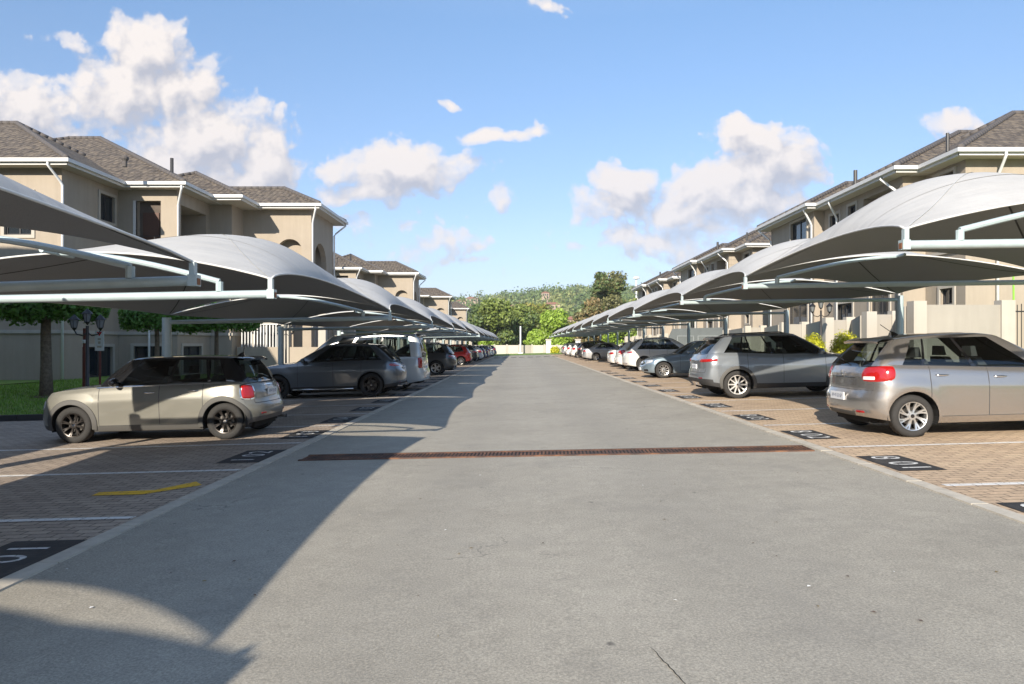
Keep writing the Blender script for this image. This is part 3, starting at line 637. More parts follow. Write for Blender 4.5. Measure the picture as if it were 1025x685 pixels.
def hip(mb, mbf, x0, x1, y0, y1, h, pitch, dz, rid):
    """hip roof over eave rectangle, with fascia/gutter and soffit"""
    h += dz; w = min(x1-x0, y1-y0)/2; rh = w*pitch
    if (y1-y0) <= (x1-x0): r0, r1 = (x0+w, (y0+y1)/2), (x1-w, (y0+y1)/2)
    else: r0, r1 = ((x0+x1)/2, y0+w), ((x0+x1)/2, y1-w)
    c = [(x0, y0), (x1, y0), (x1, y1), (x0, y1)]; A = (r0[0], r0[1], h+rh); B = (r1[0], r1[1], h+rh)
    sl_ = math.sqrt(1+pitch*pitch)
    def uvface(pts, ax):
        uv = [((p[ax]), (p[2]-h)/pitch*sl_) for p in pts]; mb.quad(pts, 'roof_tile', uv)
    cz = [(p[0], p[1], h) for p in c]
    if (y1-y0) <= (x1-x0):
        uvface([cz[0], cz[1], B, A], 0); uvface([cz[1], cz[2], B], 1); uvface([cz[2], cz[3], A, B], 0); uvface([cz[3], cz[0], A], 1)
        hp = [(cz[0], A), (cz[1], B), (cz[2], B), (cz[3], A), (A, B)]
    else:
        uvface([cz[0], cz[1], A], 0); uvface([cz[1], cz[2], B, A], 1); uvface([cz[2], cz[3], B], 0); uvface([cz[3], cz[0], A, B], 1)
        hp = [(cz[0], A), (cz[1], A), (cz[2], B), (cz[3], B), (A, B)]
    for a, b_ in hp:
        if (Vector(a)-Vector(b_)).length < .1: continue
        n = max(2, int((Vector(a)-Vector(b_)).length/.35)); pa, pb = Vector(a), Vector(b_)
        for i in range(n):
            q0 = pa.lerp(pb, i/n); q1 = pa.lerp(pb, (i+1.12)/n); rid.tube([q0 + Vector((0, 0, .03)), q1 + Vector((0, 0, .012))], [.11, .13], 'ridge_tile', 6)
    # fascia + gutter
    for (a, b_, nx, ny) in ((c[0], c[1], 0, -1), (c[1], c[2], 1, 0), (c[2], c[3], 0, 1), (c[3], c[0], -1, 0)):
        ax, ay_, bx, by = a[0], a[1], b_[0], b_[1]
        ex, ey = (.14, 0) if ny else (0, .14)
        def bb(o0, o1, z0, z1, m, e=1.0):
            xs_ = sorted((ax, bx)); ys_ = sorted((ay_, by))
            if ny: 
                yy = sorted((ay_ + ny*o0, ay_ + ny*o1)); mbf.box(xs_[0]-max(o1, 0)*e, xs_[1]+max(o1, 0)*e, yy[0], yy[1], z0, z1, m)
            else:
                xx = sorted((ax + nx*o0, ax + nx*o1)); mbf.box(xx[0], xx[1], ys_[0]-max(o0, 0)*e+.001, ys_[1]+max(o0, 0)*e-.001, z0, z1, m)
        bb(-.05, 0, h-.25, h-.02, 'white_trim', 0); bb(.003, .13, h-.15, h-.005, 'white_trim'); 
    z = h-.24; mbf.quad([(x0+.05, y0+.05, z), (x1-.05, y0+.05, z), (x1-.05, y1-.05, z), (x0+.05, y1-.05, z)], 'soffit')
def downpipe(root, x, y, zt, z0, dx, dy, r=.05):
    """gutter elbow at (x+dx,y+dy), swan neck back to wall at (x,y)"""
    mb = MB(); mb.tube([(x+dx, y+dy, zt), (x+dx, y+dy, zt-.22), (x+dx*.85, y+dy*.85, zt-.32), (x+dx*.15, y+dy*.15, zt-.75), (x, y, zt-.9), (x, y, z0)], r, 'pipe_white', 10); mb.build('downpipe', root, smooth=True)
# left building prototype
def left_building():
    root = empty('apartment_building', (-18, 28, -.6)); oz = -.6
    H = 8.83; zb = -1.0
    mb = MB(); bits = []
    def seg(p0, p1, n, ops=(), m='plaster'):
        wallseg(mb, p0, p1, zb, H-.2, list(ops), m, bits, n)
    seg((-40, 28.2), (-18.5, 28.2), (0, -1), [(19.2, 20.3, 5.9, 7.6, 'win'), (14, 15.5, 6.2, 7.8, 'win')])
    seg((-18.5, 28.2), (-18.5, 32.2), (1, 0), [(2.55, 3.65, 6.98, 8.15, 'win'), (1.6, 3.5, .05, 1.38, 'win'), (1.4, 2.9, 3.2, 4.6, 'win')])
    seg((-18.5, 32.2), (-15.8, 32.2), (0, -1), [(.8, 1.94, 5.55, 8.1, 'loggia'), (.7, 2.0, .1, 1.4, 'win')])
    seg((-15.8, 32.2), (-15.8, 35.6), (1, 0), [(.35, 2.95, 5.5, 7.98, 'balc'), (.5, 2.4, .1, 1.4, 'win')])
    seg((-15.8, 35.6), (-14.7, 35.6), (0, -1))
    seg((-14.7, 35.6), (-14.7, 37.1), (1, 0))
    seg((-14.7, 37.1), (-11.1, 37.1), (0, -1), [(1.78, 3.12, 5.62, 7.08, 'arch'), (.6, 2.2, 1.05, 2.6, 'door')])
    seg((-11.1, 37.1), (-11.1, 41.4), (1, 0), [(.55, 2.9, 5.45, 7.08, 'arch'), (.6, 1.5, .9, 2.7, 'door'), (2.0, 3.2, .9, 2.7, 'door')])
    seg((-11.1, 41.4), (-14.7, 41.4), (0, 1), [(1.0, 2.4, 5.6, 7.1, 'arch')])
    seg((-14.7, 41.4), (-14.7, 46.4), (1, 0), [(1, 2.6, 6.2, 7.8, 'win'), (1, 2.6, 1.2, 2.8, 'win')]); seg((-14.7, 46.4), (-15.8, 46.4), (0, 1))
    seg((-15.8, 46.4), (-15.8, 50), (1, 0), [(.5, 3.0, 5.5, 7.98, 'balc')]); seg((-15.8, 50), (-18.5, 50), (0, 1))
    seg((-18.5, 50), (-18.5, 54), (1, 0), [(1.5, 2.6, 6.9, 8.1, 'win')]); seg((-18.5, 54), (-40, 54), (0, 1)); seg((-40, 54), (-40, 28.2), (-1, 0))
    mb.build('wall', root)
    do_bits(bits, root)
    mb, mf, rid = MB(), MB(), MB()
    hip(mb, mf, -44, -17.9, 27.6, 41.7, H, .51, 0, rid); hip(mb, mf, -44, -17.9, 40.6, 54.6, H, .51, .004, rid)
    hip(mb, mf, -36, -15.2, 31.6, 50.6, H, .50, .008, rid); hip(mb, mf, -22, -13.75, 34.4, 47.6, H, .50, .012, rid); hip(mb, mf, -20, -10.5, 36.5, 42.0, H, .50, .016, rid)
    rf = mb.build('roof', root); rid.build('ridge_tiles', rf, smooth=True); mf.build('gutter', rf)
    # vents on the roof
    v = MB(); v.tube([(-16.6, 33.3, 9.4), (-16.6, 33.3, 10.35)], .08, 'railing', 8); v.build('vent_pipe', rf)
    v = MB(); v.tube([(-17.2, 30.4, 9.2), (-17.2, 30.4, 9.5)], .1, 'ridge_tile', 8); v.lathe([(.0, .25), (.16, .18), (.16, .1), (.1, 0)], 'ridge_tile', 10, off=(-17.2, 30.4, 9.45)); v.build('roof_cowl', rf)
    # cornice band
    mb = MB(); z0, z1 = 1.93, 2.07
    pl = [(-40, 28.2), (-18.5, 28.2), (-18.5, 32.2), (-15.8, 32.2), (-15.8, 35.6), (-14.7, 35.6), (-14.7, 37.1)]
    for (p, q) in zip(pl, pl[1:]):
        if p[1] == q[1]: mb.box(p[0], q[0]+.07, p[1]-.07, p[1]+.01, z0, z1, 'cream')
        else: mb.box(p[0]-.01, p[0]+.072, p[1]+.011, q[1]-.071, z0, z1, 'cream')
    mb.build('cornice', root)
    downpipe(root, -18.42, 28.12, H-.05, -.5, -.2, -.58); downpipe(root, -15.72, 32.12, H-.05, 2, .42, -.55); downpipe(root, -11.0, 37.0, H-.05, 2.3, .3, -.5); downpipe(root, -11.0, 41.3, H-.05, 2, .55, .5); downpipe(root, -17.05, 32.1, 3.0, -.5, -.1, -.1)
    # patio piers and planter wall in front of the wing
    mb = MB(); mb.box(-14.6, -10.2, 36.0, 36.2, -1, 1.35, 'plaster'); mb.box(-10.3, -10.1, 36.0, 42.5, -1, 1.35, 'plaster'); mb.build('patio_wall', root)
    for (x, y) in ((-12.1, 36.1), (-10.2, 36.1), (-10.2, 39.2), (-10.2, 42.3)):
        mb = MB(); mb.box(x-.19, x+.19, y-.19, y+.19, -1, 3.4, 'cream'); mb.build('pillar', root)
    mb = MB(); mb.box(-14.6, -10.0, 35.9, 42.6, 3.401, 3.6, 'plaster_low'); mb.build('patio_slab', root)
    mb = MB(); x = -14.4
    while x < -12.4: mb.box(x, x+.05, 36.08, 36.12, 1.351, 2.5, 'white_trim'); x += .16
    mb.box(-14.5, -12.3, 36.06, 36.14, 2.5, 2.56, 'white_trim'); mb.build('railing', root)
    return root
def rebase(root, loc):
    """put the origin of a thing built in world coordinates at its base"""
    M_ = Matrix.Translation(-Vector(root.location))
    def rec(o):
        for ch in o.children: ch.data.transform(M_); rec(ch)
    rec(root)
bl = left_building(); rebase(bl, None)
labs = ['nearest taupe apartment block on the left, with white gutters and arched windows', 'second taupe apartment block on the left, beyond the nearest one', 'third taupe apartment block on the left, above the far shade nets', 'farthest taupe apartment block on the left, beside the trees']
tag(bl, labs[0], 'building', 'apartment blocks on the left')
c = copy_tree(bl); c.location = bl.location + Vector((0, -35.0, 0)); tag(c, 'unseen taupe apartment block left of the camera, inferred from shade on the lower walls', 'building', 'apartment blocks on the left')  # unseen block, added for the shade it casts on the lower left walls
for k in range(1, 4):
    c = copy_tree(bl); c.location = bl.location + Vector((0, 35.0*k, 0)); tag(c, labs[k], 'building', 'apartment blocks on the left')

def right_building():
    root = empty('apartment_building', (16, 25, .4)); H = 8.42; zb = -.2
    mb = MB(); bits = []
    def seg(p0, p1, n, ops=(), m='plaster'): wallseg(mb, p0, p1, zb, H-.2, list(ops), m, bits, n)
    seg((16.1, 25.3), (45, 25.3), (0, -1), [(2.5, 3.6, 5.9, 7.5, 'win'), (9, 10.5, 5.9, 7.5, 'win')])
    seg((16.1, 25.3), (16.1, 27.8), (-1, 0), [(.65, 1.85, 7.28, 7.95, 'win'), (.7, 1.5, 3.0, 3.6, 'win')])
    seg((15.2, 27.8), (16.1, 27.8), (0, -1))
    seg((15.2, 27.8), (15.2, 35), (-1, 0), [(.9, 3.2, 5.5, 7.9, 'balc'), (3.85, 4.6, 7.3, 7.85, 'win'), (5.5, 6.5, 6.6, 7.75, 'win'), (1.0, 2.6, 2.6, 4.2, 'win'), (4.2, 5.9, 1.2, 3.4, 'win')])
    seg((14.7, 35), (15.2, 35), (0, -1))
    seg((14.7, 35), (14.7, 41), (-1, 0), [(.9, 3.0, 6.75, 8.0, 'win'), (.8, 3.4, 2.2, 3.9, 'win')]); seg((14.7, 41), (45, 41), (0, 1)); seg((45, 25.3), (45, 41), (1, 0))
    mb.build('wall', root); do_bits(bits, root)
    mb = MB()
    for z in (6.6, 6.95, 7.3, 7.65): mb.box(15.22, 16.08, 27.785, 27.81, z, z+.03, 'plaster_low')
    mb.build('groove', root)
    mb, mf, rid = MB(), MB(), MB()
    hip(mb, mf, 15.5, 50, 24.7, 37.5, H, .52, 0, rid); hip(mb, mf, 14.6, 40, 27.2, 40.3, H, .50, .004, rid); hip(mb, mf, 14.1, 38, 34.4, 41.6, H, .50, .008, rid)
    rf = mb.build('roof', root); rid.build('ridge_tiles', rf, smooth=True); mf.build('gutter', rf)
    v = MB(); v.tube([(15.9, 33.2, 8.9), (15.9, 33.2, 9.75)], .09, 'railing', 8); v.build('vent_pipe', rf)
    v = MB(); v.tube([(16.0, 26.2, 8.7), (16.0, 26.2, 9.4)], .06, 'railing', 8); v.build('roof_cowl', rf)
    downpipe(root, 17.2, 25.2, H-.05, 1, -.1, -.58); downpipe(root, 15.1, 27.9, H-.05, 1, -.55, .35); downpipe(root, 15.1, 33.4, H-.05, 1, -.55, -.4); downpipe(root, 14.6, 35.1, H-.05, 1, -.5, -.3); downpipe(root, 14.6, 40.8, H-.05, 1, -.5, .5)
    mb = MB(); mb.box(14.63, 14.7, 35.01, 41, 4.9, 5.02, 'cream'); mb.box(15.13, 15.2, 27.81, 34.9, 4.9, 5.02, 'cream'); mb.box(16.03, 16.1, 25.3, 27.78, 4.9, 5.02, 'cream'); mb.build('cornice', root)
    return root
brt = right_building(); rebase(brt, None)
labs = ['nearest beige apartment block on the right, cut by the picture edge', 'second beige apartment block on the right, behind the fourth shade net', 'farthest beige apartment block on the right, seen over the far nets', '']
tag(brt, labs[0], 'building', 'apartment blocks on the right')
for k in range(1, 3):
    c = copy_tree(brt); c.location = brt.location + Vector((0, 23.2*k, 0)); tag(c, labs[k], 'building', 'apartment blocks on the right')

# garden walls on the right (stepped in plan)
teeth = [(10.3, 12.9, 18.3, 2.62), (11.55, 12.7, 23.3, 2.58), (12.45, 13.6, 28.5, 2.58), (12.9, 14.2, 34.5, 2.58), (13.2, 14.4, 41, 2.58), (13.2, 14.4, 48, 2.55), (13.2, 14.4, 56, 2.5), (13.2, 14.4, 64, 2.5), (13.2, 14.4, 72, 2.5), (13.2, 14.4, 80, 2.5), (13.2, 14.4, 88, 2.5)]
for i, (xa, xb, y, h) in enumerate(teeth):
    t_ = empty('garden_wall', (xa, y, gz(xa)))
    def lb(mb, x0, x1, y0, y1, z0, z1, m): mb.box(x0-xa, x1-xa, y0-y, y1-y, z0-gz(xa), z1-gz(xa), m)
    mb = MB(); lb(mb, xa+.3, xb, y, y+.2, -.2, h-.10, 'plaster_pale'); 
    ny = teeth[i+1][2] if i+1 < len(teeth) else y+8; nx_ = teeth[i+1][1] if i+1 < len(teeth) else xb
    # return wall running back to the next tooth
    p = [(xa+.02, y+.3), (nx_-.02, ny-.01)]
    d = Vector((p[1][0]-p[0][0], p[1][1]-p[0][1])); n_ = Vector((-d.y, d.x)).normalized()*.1
    q = [(p[0][0]+n_.x, p[0][1]+n_.y), (p[1][0]+n_.x, p[1][1]+n_.y), (p[1][0]-n_.x+.2, p[1][1]-n_.y), (p[0][0]-n_.x+.2, p[0][1]-n_.y)]
    mb.hexa([(a-xa, b_-y, -.4) for a, b_ in q] + [(a-xa, b_-y, h-.12-gz(xa)) for a, b_ in q], 'plaster_pale'); mb.build('wall_panel', t_)
    mb = MB(); lb(mb, xa-.04, xa+.3, y-.06, y+.28, -.2, h, 'cream'); mb.build('pier', t_)
    mb = MB(); lb(mb, xb-.34, xb+.02, y-.05, y+.25, -.2, h+.02, 'cream'); mb.build('pier', t_)
    tag(t_, '%s beige plastered garden wall with pale piers behind the right carports, counted from the camera' % ordl[i], 'garden wall', 'garden walls on the right')
t_ = empty('garden_gate', (12.96, 18.4, .3)); mb = MB(); x = 0
while x < 1.6: mb.tube([(x, 0, 0), (x, 0, 2.2 + .12*math.sin(x*2))], .012, 'railing', 6); x += .11
mb.build('bars', t_); mb = MB(); mb.tube([(-.03, 0, .25), (1.62, 0, .25)], .02, 'railing', 6); mb.tube([(-.03, 0, 2.05), (1.62, 0, 2.05)], .02, 'railing', 6); mb.tube([(-.03, 0, 0), (-.03, 0, 2.3)], .03, 'railing', 6); mb.tube([(1.64, 0, 0), (1.64, 0, 2.3)], .03, 'railing', 6); mb.build('gate_frame', t_)
tag(t_, 'black barred garden gate beside the nearest wall on the right', 'gate')
mb = MB(); mb.tube([(13.35, 18.9, .3), (13.32, 18.9, 3.4)], .022, 'green_pole', 8); tag(mb.build('garden_pole'), 'thin bright green pole behind the black garden gate', 'pole')
t_ = empty('panel_gate', (9.9, 46, .26)); mb = MB()
for (a, b_, zz0, zz1, dy, m) in ((0, 3.4, 0, 2.35, 0, 'gate_grey'),):
    mb.hexa([(-.9, 0, 0), (3.4, 0, 0), (3.4, .1, 0), (-.9, .1, 0), (.1, 0, 2.25), (3.4, 0, 2.35), (3.4, .1, 2.35), (.1, .1, 2.25)], 'gate_grey')
mb.build('gate_leaf', t_)
mb = MB()
for (x0, x1) in ((.4, 1.5), (1.75, 3.1)):
    for (a0, a1, z0, z1) in ((x0, x1, 1.75, 1.8), (x0, x1, .6, .65), (x0, x0+.05, .66, 1.74), (x1-.05, x1, .66, 1.74)): mb.box(a0, a1, -.03, -.001, z0, z1, 'gate_line')
mb.build('moulding', t_); tag(t_, 'dark grey panelled gate with slanting left end behind the white estate car', 'gate')

# ------------------------------------------------------------------ lamps, signs, small things
def lantern(mb, x, y, z, s=1.0):
    mb.lathe([(.0, .30*s), (.03*s, .26*s), (.12*s, .17*s), (.13*s, .15*s)], 'lamp_black', 10, off=(x, y, z)); mb.lathe([(.10*s, .15*s), (.06*s, -.05*s)], 'lantern_glass', 10, off=(x, y, z)); mb.lathe([(.065*s, -.05*s), (.03*s, -.10*s), (0, -.14*s)], 'lamp_black', 10, off=(x, y, z))
    for k in range(5):
        a = 2*PI*k/5; mb.tube([(x+.105*s*math.cos(a), y+.105*s*math.sin(a), z+.15*s), (x+.065*s*math.cos(a), y+.065*s*math.sin(a), z-.05*s)], .007, 'lamp_black', 4)
def street_lamp(x, y, z, h, lab):
    t_ = empty('street_lamp', (x, y, z)); mb = MB()
    mb.tube([(0, 0, 0), (0, 0, .5), (0, 0, .52), (0, 0, h-.25)], [.07, .06, .045, .035], 'lamp_black', 12); mb.lathe([(.13, 0), (.13, .05), (.08, .12), (.05, .2)], 'lamp_black', 12); mb.build('post', t_, smooth=True, autos=40)
    mb = MB()
    for k in (-1, 1):
        mb.tube([(0, 0, h-.42), (k*.12, 0, h-.5), (k*.27, 0, h-.46), (k*.33, 0, h-.36)], .016, 'lamp_black', 6)
    mb.build('arm', t_, smooth=True)
    for k, zz in ((-1, h-.25), (0, h-.1), (1, h-.25)):
        mb = MB(); lantern(mb, k*.33, 0, zz); mb.build('lantern', t_, smooth=True, autos=40)
    tag(t_, lab, 'street lamp', 'three-headed lamp posts')
street_lamp(-10.9, 17.6, -.1, 2.3, 'black three-headed lamp post on the lawn behind the grey-beige hatchback'); street_lamp(11.6, 27, .3, 2.75, 'black three-headed lamp post before the garden wall on the right'); street_lamp(-10.9, 32.5, .1, 2.3, 'black three-headed lamp post behind the dark grey sport utility car on the left')
t_ = empty('standpipe', (-14.0, 22.5, -.1)); mb = MB(); mb.tube([(0, 0, 0), (0, 0, 1.5)], .085, 'maroon', 12); mb.build('pole', t_, smooth=True, autos=40); mb = MB(); mb.tube([(0, 0, 1.5), (0, 0, 2.1)], .07, 'maroon', 12); mb.lathe([(.075, 1.62), (.09, 1.63), (.09, 1.72), (.075, 1.73)], 'sign_white', 12); mb.build('standpipe', t_, smooth=True, autos=40)
tag(t_, 'maroon standpipe with a white band next to the left lamp post', 'standpipe')
t_ = empty('notice_sign', (-13.35, 22.2, -.1)); mb = MB(); mb.tube([(0, 0, 0), (0, 0, 1.5)], .035, 'maroon', 8); mb.build('pole', t_)
mb = MB(); mb.box(-.14, .14, -.035, -.015, 1.38, 2.0, 'sign_white'); mb.build('board', t_)
mb = MB(); mb.quad([(-.09, -.037, 1.98), (.09, -.037, 1.98), (0, -.037, 1.84)], 'sign_red')
for (z0, z1, w) in ((1.72, 1.78, .05), (1.60, 1.68, .04), (1.48, 1.54, .07)): mb.quad([(-w, -.037, z0), (w, -.037, z0), (w, -.037, z1), (-w, -.037, z1)], 'curtain')
mb.build('symbol', t_); tag(t_, 'white notice board with a red triangle on a maroon pole', 'sign')
mb = MB(); mb.lathe([(0, .42), (.3, .38), (.48, .2), (.52, 0)], 'stone', 12, off=(-11.9, 22.8, -.05)); tag(mb.build('boulder', smooth=True), 'brown rounded rock by the notice sign on the left lawn', 'rock')

# ------------------------------------------------------------------ vegetation
def leafcloud(rg, clumps, n, size, bias=1.3):
    """clumps: (cx,cy,cz,rx,ry,rz); returns verts, faces of leaf quads spread mostly through the outer shell"""
    cl = np.array(clumps, float); wgt = (cl[:, 3]*cl[:, 4]*cl[:, 5])**(2/3); wgt /= wgt.sum()
    idx = rg.choice(len(cl), n, p=wgt); d = rg.normal(size=(n, 3)); d /= np.linalg.norm(d, axis=1)[:, None]
    r = rg.random(n)**.35 * rg.normal(1, .07, n)
    c = cl[idx, :3] + d*cl[idx, 3:6]*r[:, None]
    a = rg.normal(size=(n, 3)) + d*bias; a /= np.linalg.norm(a, axis=1)[:, None]
    h = rg.normal(size=(n, 3)); u = np.cross(a, h); u /= np.linalg.norm(u, axis=1)[:, None]; w = np.cross(a, u)
    s = size*rg.uniform(.55, 1.3, n)[:, None]
    v = np.stack([c-u*s, c-w*s*.55, c+u*s, c+w*s*.55], 1).reshape(-1, 3)
    return v
def leafobj(name, v, m, parent=None):
    n = len(v)//4; me = bpy.data.meshes.new(name); me.vertices.add(len(v)); me.vertices.foreach_set('co', v.astype(np.float32).ravel())
    me.loops.add(n*4); me.loops.foreach_set('vertex_index', np.arange(n*4, dtype=np.int32)); me.polygons.add(n)
    me.polygons.foreach_set('loop_start', np.arange(0, n*4, 4, dtype=np.int32)); me.polygons.foreach_set('loop_total', np.full(n, 4, np.int32))
    me.update(calc_edges=True); me.validate(); me.materials.append(MATS[m]); o = bpy.data.objects.new(name, me); C.objects.link(o); o.parent = parent; return o
def tree(name, x, y, z, h, w, mleaf, lab, grp, n=5000, leaf=.25, trunk=.25, th=.3, seed=1, shape='round', nclump=26, mats2=None):
    rg = np.random.default_rng(seed); t_ = empty(name, (x, y, z)); cl = []
    for i in range(nclump):
        a = rg.uniform(0, 2*PI); q = rg.random()**.5; s = rg.random()
        if shape == 'round':
            zz = h*(th + (1-th)*(.12 + .76*s)); rad = w/2*math.sin(PI*(.18+.68*s))**.7*.74*q; r = w*.5*rg.uniform(.22, .40)
            cl.append((rad*math.cos(a), rad*math.sin(a), zz, r, r, r*.8))
        elif shape == 'cone':
            zz = h*(th + (1-th)*s*.93); rad = w/2*(1-s)**.75*.8*q; r = w*.5*(.14 + .24*(1-s))
            cl.append((rad*math.cos(a), rad*math.sin(a), zz, r, r, r*.8))
        elif shape == 'flat':
            rad = w/2*.86*q; zz = h*th + (h*(1-th))*(.22+.5*s*(1-.35*q)); r = w*.5*.24
            cl.append((rad*math.cos(a), rad*math.sin(a), zz, r, r, h*(1-th)*.30))
    if shape == 'flat':
        for i in range(22):
            a = 2*PI*i/22; cl.append((w/2*.80*math.cos(a), w/2*.80*math.sin(a), h*th + h*(1-th)*.36, w*.10, w*.10, h*(1-th)*.36))
    if mats2:
        k = int(n*.55); leafobj('foliage', leafcloud(rg, cl, k, leaf), mleaf, t_); leafobj('foliage', leafcloud(rg, cl[::2], n-k, leaf), mats2, t_)
    else: leafobj('foliage', leafcloud(rg, cl, n, leaf), mleaf, t_)
    mb = MB(); top = h*(th+.12); pts = [(0, 0, -.1), (.02*h*rg.normal()*.3, .01, top*.35), (.02*h*rg.normal()*.3, 0, top*.7), (0, 0, top)]
    mb.tube(pts, [trunk*.62, trunk*.48, trunk*.43, trunk*.38], 'bark', 10)
    for c in cl[:8]:
        p = Vector(pts[3])*.96; e = Vector(c[:3]); mid_ = p.lerp(e, .5) + Vector((0, 0, .04*h)); mb.tube([p, mid_, e], [trunk*.3, trunk*.2, trunk*.08], 'bark', 6)
    mb.build('trunk', t_, smooth=True); tag(t_, lab, 'tree', grp); return t_
tg = 'clipped flat-topped trees by the left building'
tree('topiary_tree', -13.7, 20.2, -.1, 3.85, 3.3, 'leaf_topiary', 'large clipped dark green tree with a thick trunk, leftmost behind the cars', tg, 15000, .075, .30, .58, 11, 'flat', 30)
tree('topiary_tree', -12.5, 24, -.1, 3.2, 2.3, 'leaf_topiary', 'middle clipped dark green tree seen above the grey-beige hatchback roof', tg, 8000, .075, .17, .64, 12, 'flat', 24)
tree('topiary_tree', -11.3, 26, -.1, 3.2, 3.2, 'leaf_topiary', 'clipped dark green tree behind the rear window of the grey-beige hatchback', tg, 8000, .075, .17, .64, 13, 'flat', 24)
for i, (y, x) in enumerate(((50, -10.6), (58, -10.4), (66, -10.6), (84, -10.5))):
    tree('topiary_tree', x, y, -.1, 3.3, 3.4, 'leaf_topiary', '%s clipped tree farther along the left row of carports' % ordn[i], tg, 2500, .12, .17, .62, 20+i, 'flat', 20)
mb = MB(); mb.lathe([(0, .03), (.5, .03), (.6, 0)], 'mulch', 16, off=(-13.7, 20.2, lawn_h(-13.7, 20.2)+.0)); tag(mb.build('mulch_ring'), kind='structure')
def bush(x, y, z, r, h, m, lab, grp, seed, n=5000, leaf=.035, cat='bush'):
    rg = np.random.default_rng(seed); t_ = empty('round_bush', (x, y, z)); cl = [(0, 0, h*.5, r*.94, r*.94, h*.5)] + [(r*.35*math.cos(a), r*.35*math.sin(a), h*(.5+.18*math.sin(a*3)), r*.62, r*.62, h*.36) for a in (0, 1.1, 2.3, 3.4, 4.5, 5.5)]
    leafobj('foliage', leafcloud(rg, cl, int(n*1.6), leaf, 2.5), m, t_)
    mb = MB(); mb.tube([(0, 0, -.05), (0, 0, h*.4)], [.04, .02], 'bark', 6)
    for a in (0, 2, 4): mb.tube([(0, 0, h*.2), (r*.4*math.cos(a), r*.4*math.sin(a), h*.6)], [.02, .01], 'bark', 5)
    mb.build('stem', t_); tag(t_, lab, cat, grp)
bg_ = 'round yellow-green bushes'
bush(10.15, 21.8, .28, .52, 1.62, 'leaf_yellow', 'round yellow-green bush between the silver hatchback and the blue-grey car', bg_, 1, 9000)
bush(10.3, 24.6, .28, .5, 1.6, 'leaf_yellow', 'yellow-green bush peeping over the blue-grey car', bg_, 2, 7000)
for i, (x, y) in enumerate(((10.2, 38), (10.2, 45), (10.3, 55), (10.3, 66))): bush(x, y, .28, .6, 1.25, 'leaf_yellow', '%s yellow-green bush farther along behind the right row of cars' % ordn[i], bg_, 5+i, 1800, .07)
bush(5.0, 101, .1, .8, 1.1, 'leaf_yellow', 'yellow-green bush at the far end, left one of a pair', bg_, 15, 1500, .10); bush(6.6, 101, .1, .9, 1.3, 'leaf_bright', 'bright green bush at the far end, right one of a pair', bg_, 16, 1500, .10)
tb = 'trees beyond the far wall'
def at(pxx, Z): return (pxx-521)*Z/F
tree('broadleaf_tree', at(494, 128), 128, -2, 12.0, 10.5, 'leaf_mid', 'full green tree left of the road end, next to the last building', tb, 9000, .34, .5, .18, 31, mats2='leaf_dark')
tree('broadleaf_tree', at(481, 150), 150, -2, 12.5, 9, 'leaf_dark', 'dark green tree just right of the last left building', tb, 8000, .32, .5, .15, 32, mats2='leaf_mid')
tree('broadleaf_tree', at(519, 140), 140, -2.5, 12.5, 11, 'leaf_mid', 'round mid green tree at the centre of the road end', tb, 9000, .34, .5, .15, 33, mats2='leaf_dark')
tree('broadleaf_tree', at(537, 152), 152, -3, 14.0, 10.5, 'leaf_olive', 'yellowish olive tree right of the centre of the road end', tb, 8000, .36, .5, .2, 34, mats2='leaf_mid')
tree('broadleaf_tree', at(555, 116), 116, -1.5, 8.6, 8.6, 'leaf_bright', 'bright lime green tree at the road end', tb, 9000, .28, .4, .2, 35)
tree('broadleaf_tree', at(505, 160), 160, -3, 11, 10, 'leaf_dark', 'dark tree showing between the nearer green trees', tb, 6000, .4, .5, .15, 36, mats2='leaf_mid')
tree('broadleaf_tree', at(575, 150), 150, -3, 9.5, 10, 'leaf_mid', 'mid green tree in front of the tall brown cedar', tb, 6000, .36, .5, .1, 37, mats2='leaf_olive')
tree('broadleaf_tree', at(487, 109), 111, -1, 3.6, 3.6, 'leaf_bright', 'small bright green tree left of the white pole', tb, 3000, .2, .2, .25, 38); tree('broadleaf_tree', at(532, 110), 111, -1, 3.6, 3.2, 'leaf_bright', 'small bright green tree right of the white pole', tb, 3000, .2, .2, .25, 39)
tree('cedar_tree', at(609, 140), 140, -2, 19.5, 10.5, 'leaf_cedar', 'tall brownish cedar rising above the right shade nets', tb, 14000, .34, .6, .1, 41, 'round', 40, mats2='leaf_dark')
tree('cedar_tree', at(593, 136), 136, -2, 13.0, 9.0, 'leaf_rust', 'lower rust brown cedar against the tall one', tb, 8000, .32, .6, .08, 42, 'round', 30, mats2='leaf_cedar')
tree('broadleaf_tree', at(648, 170), 170, -3, 16, 14, 'leaf_olive', 'pale olive tree right of the tall brown cedar', tb, 7000, .45, .6, .15, 43, mats2='leaf_mid'); tree('broadleaf_tree', at(628, 125), 128, -2, 8.5, 9, 'leaf_bright', 'green tree just above the far right nets', tb, 6000, .32, .6, .1, 44, mats2='leaf_mid')
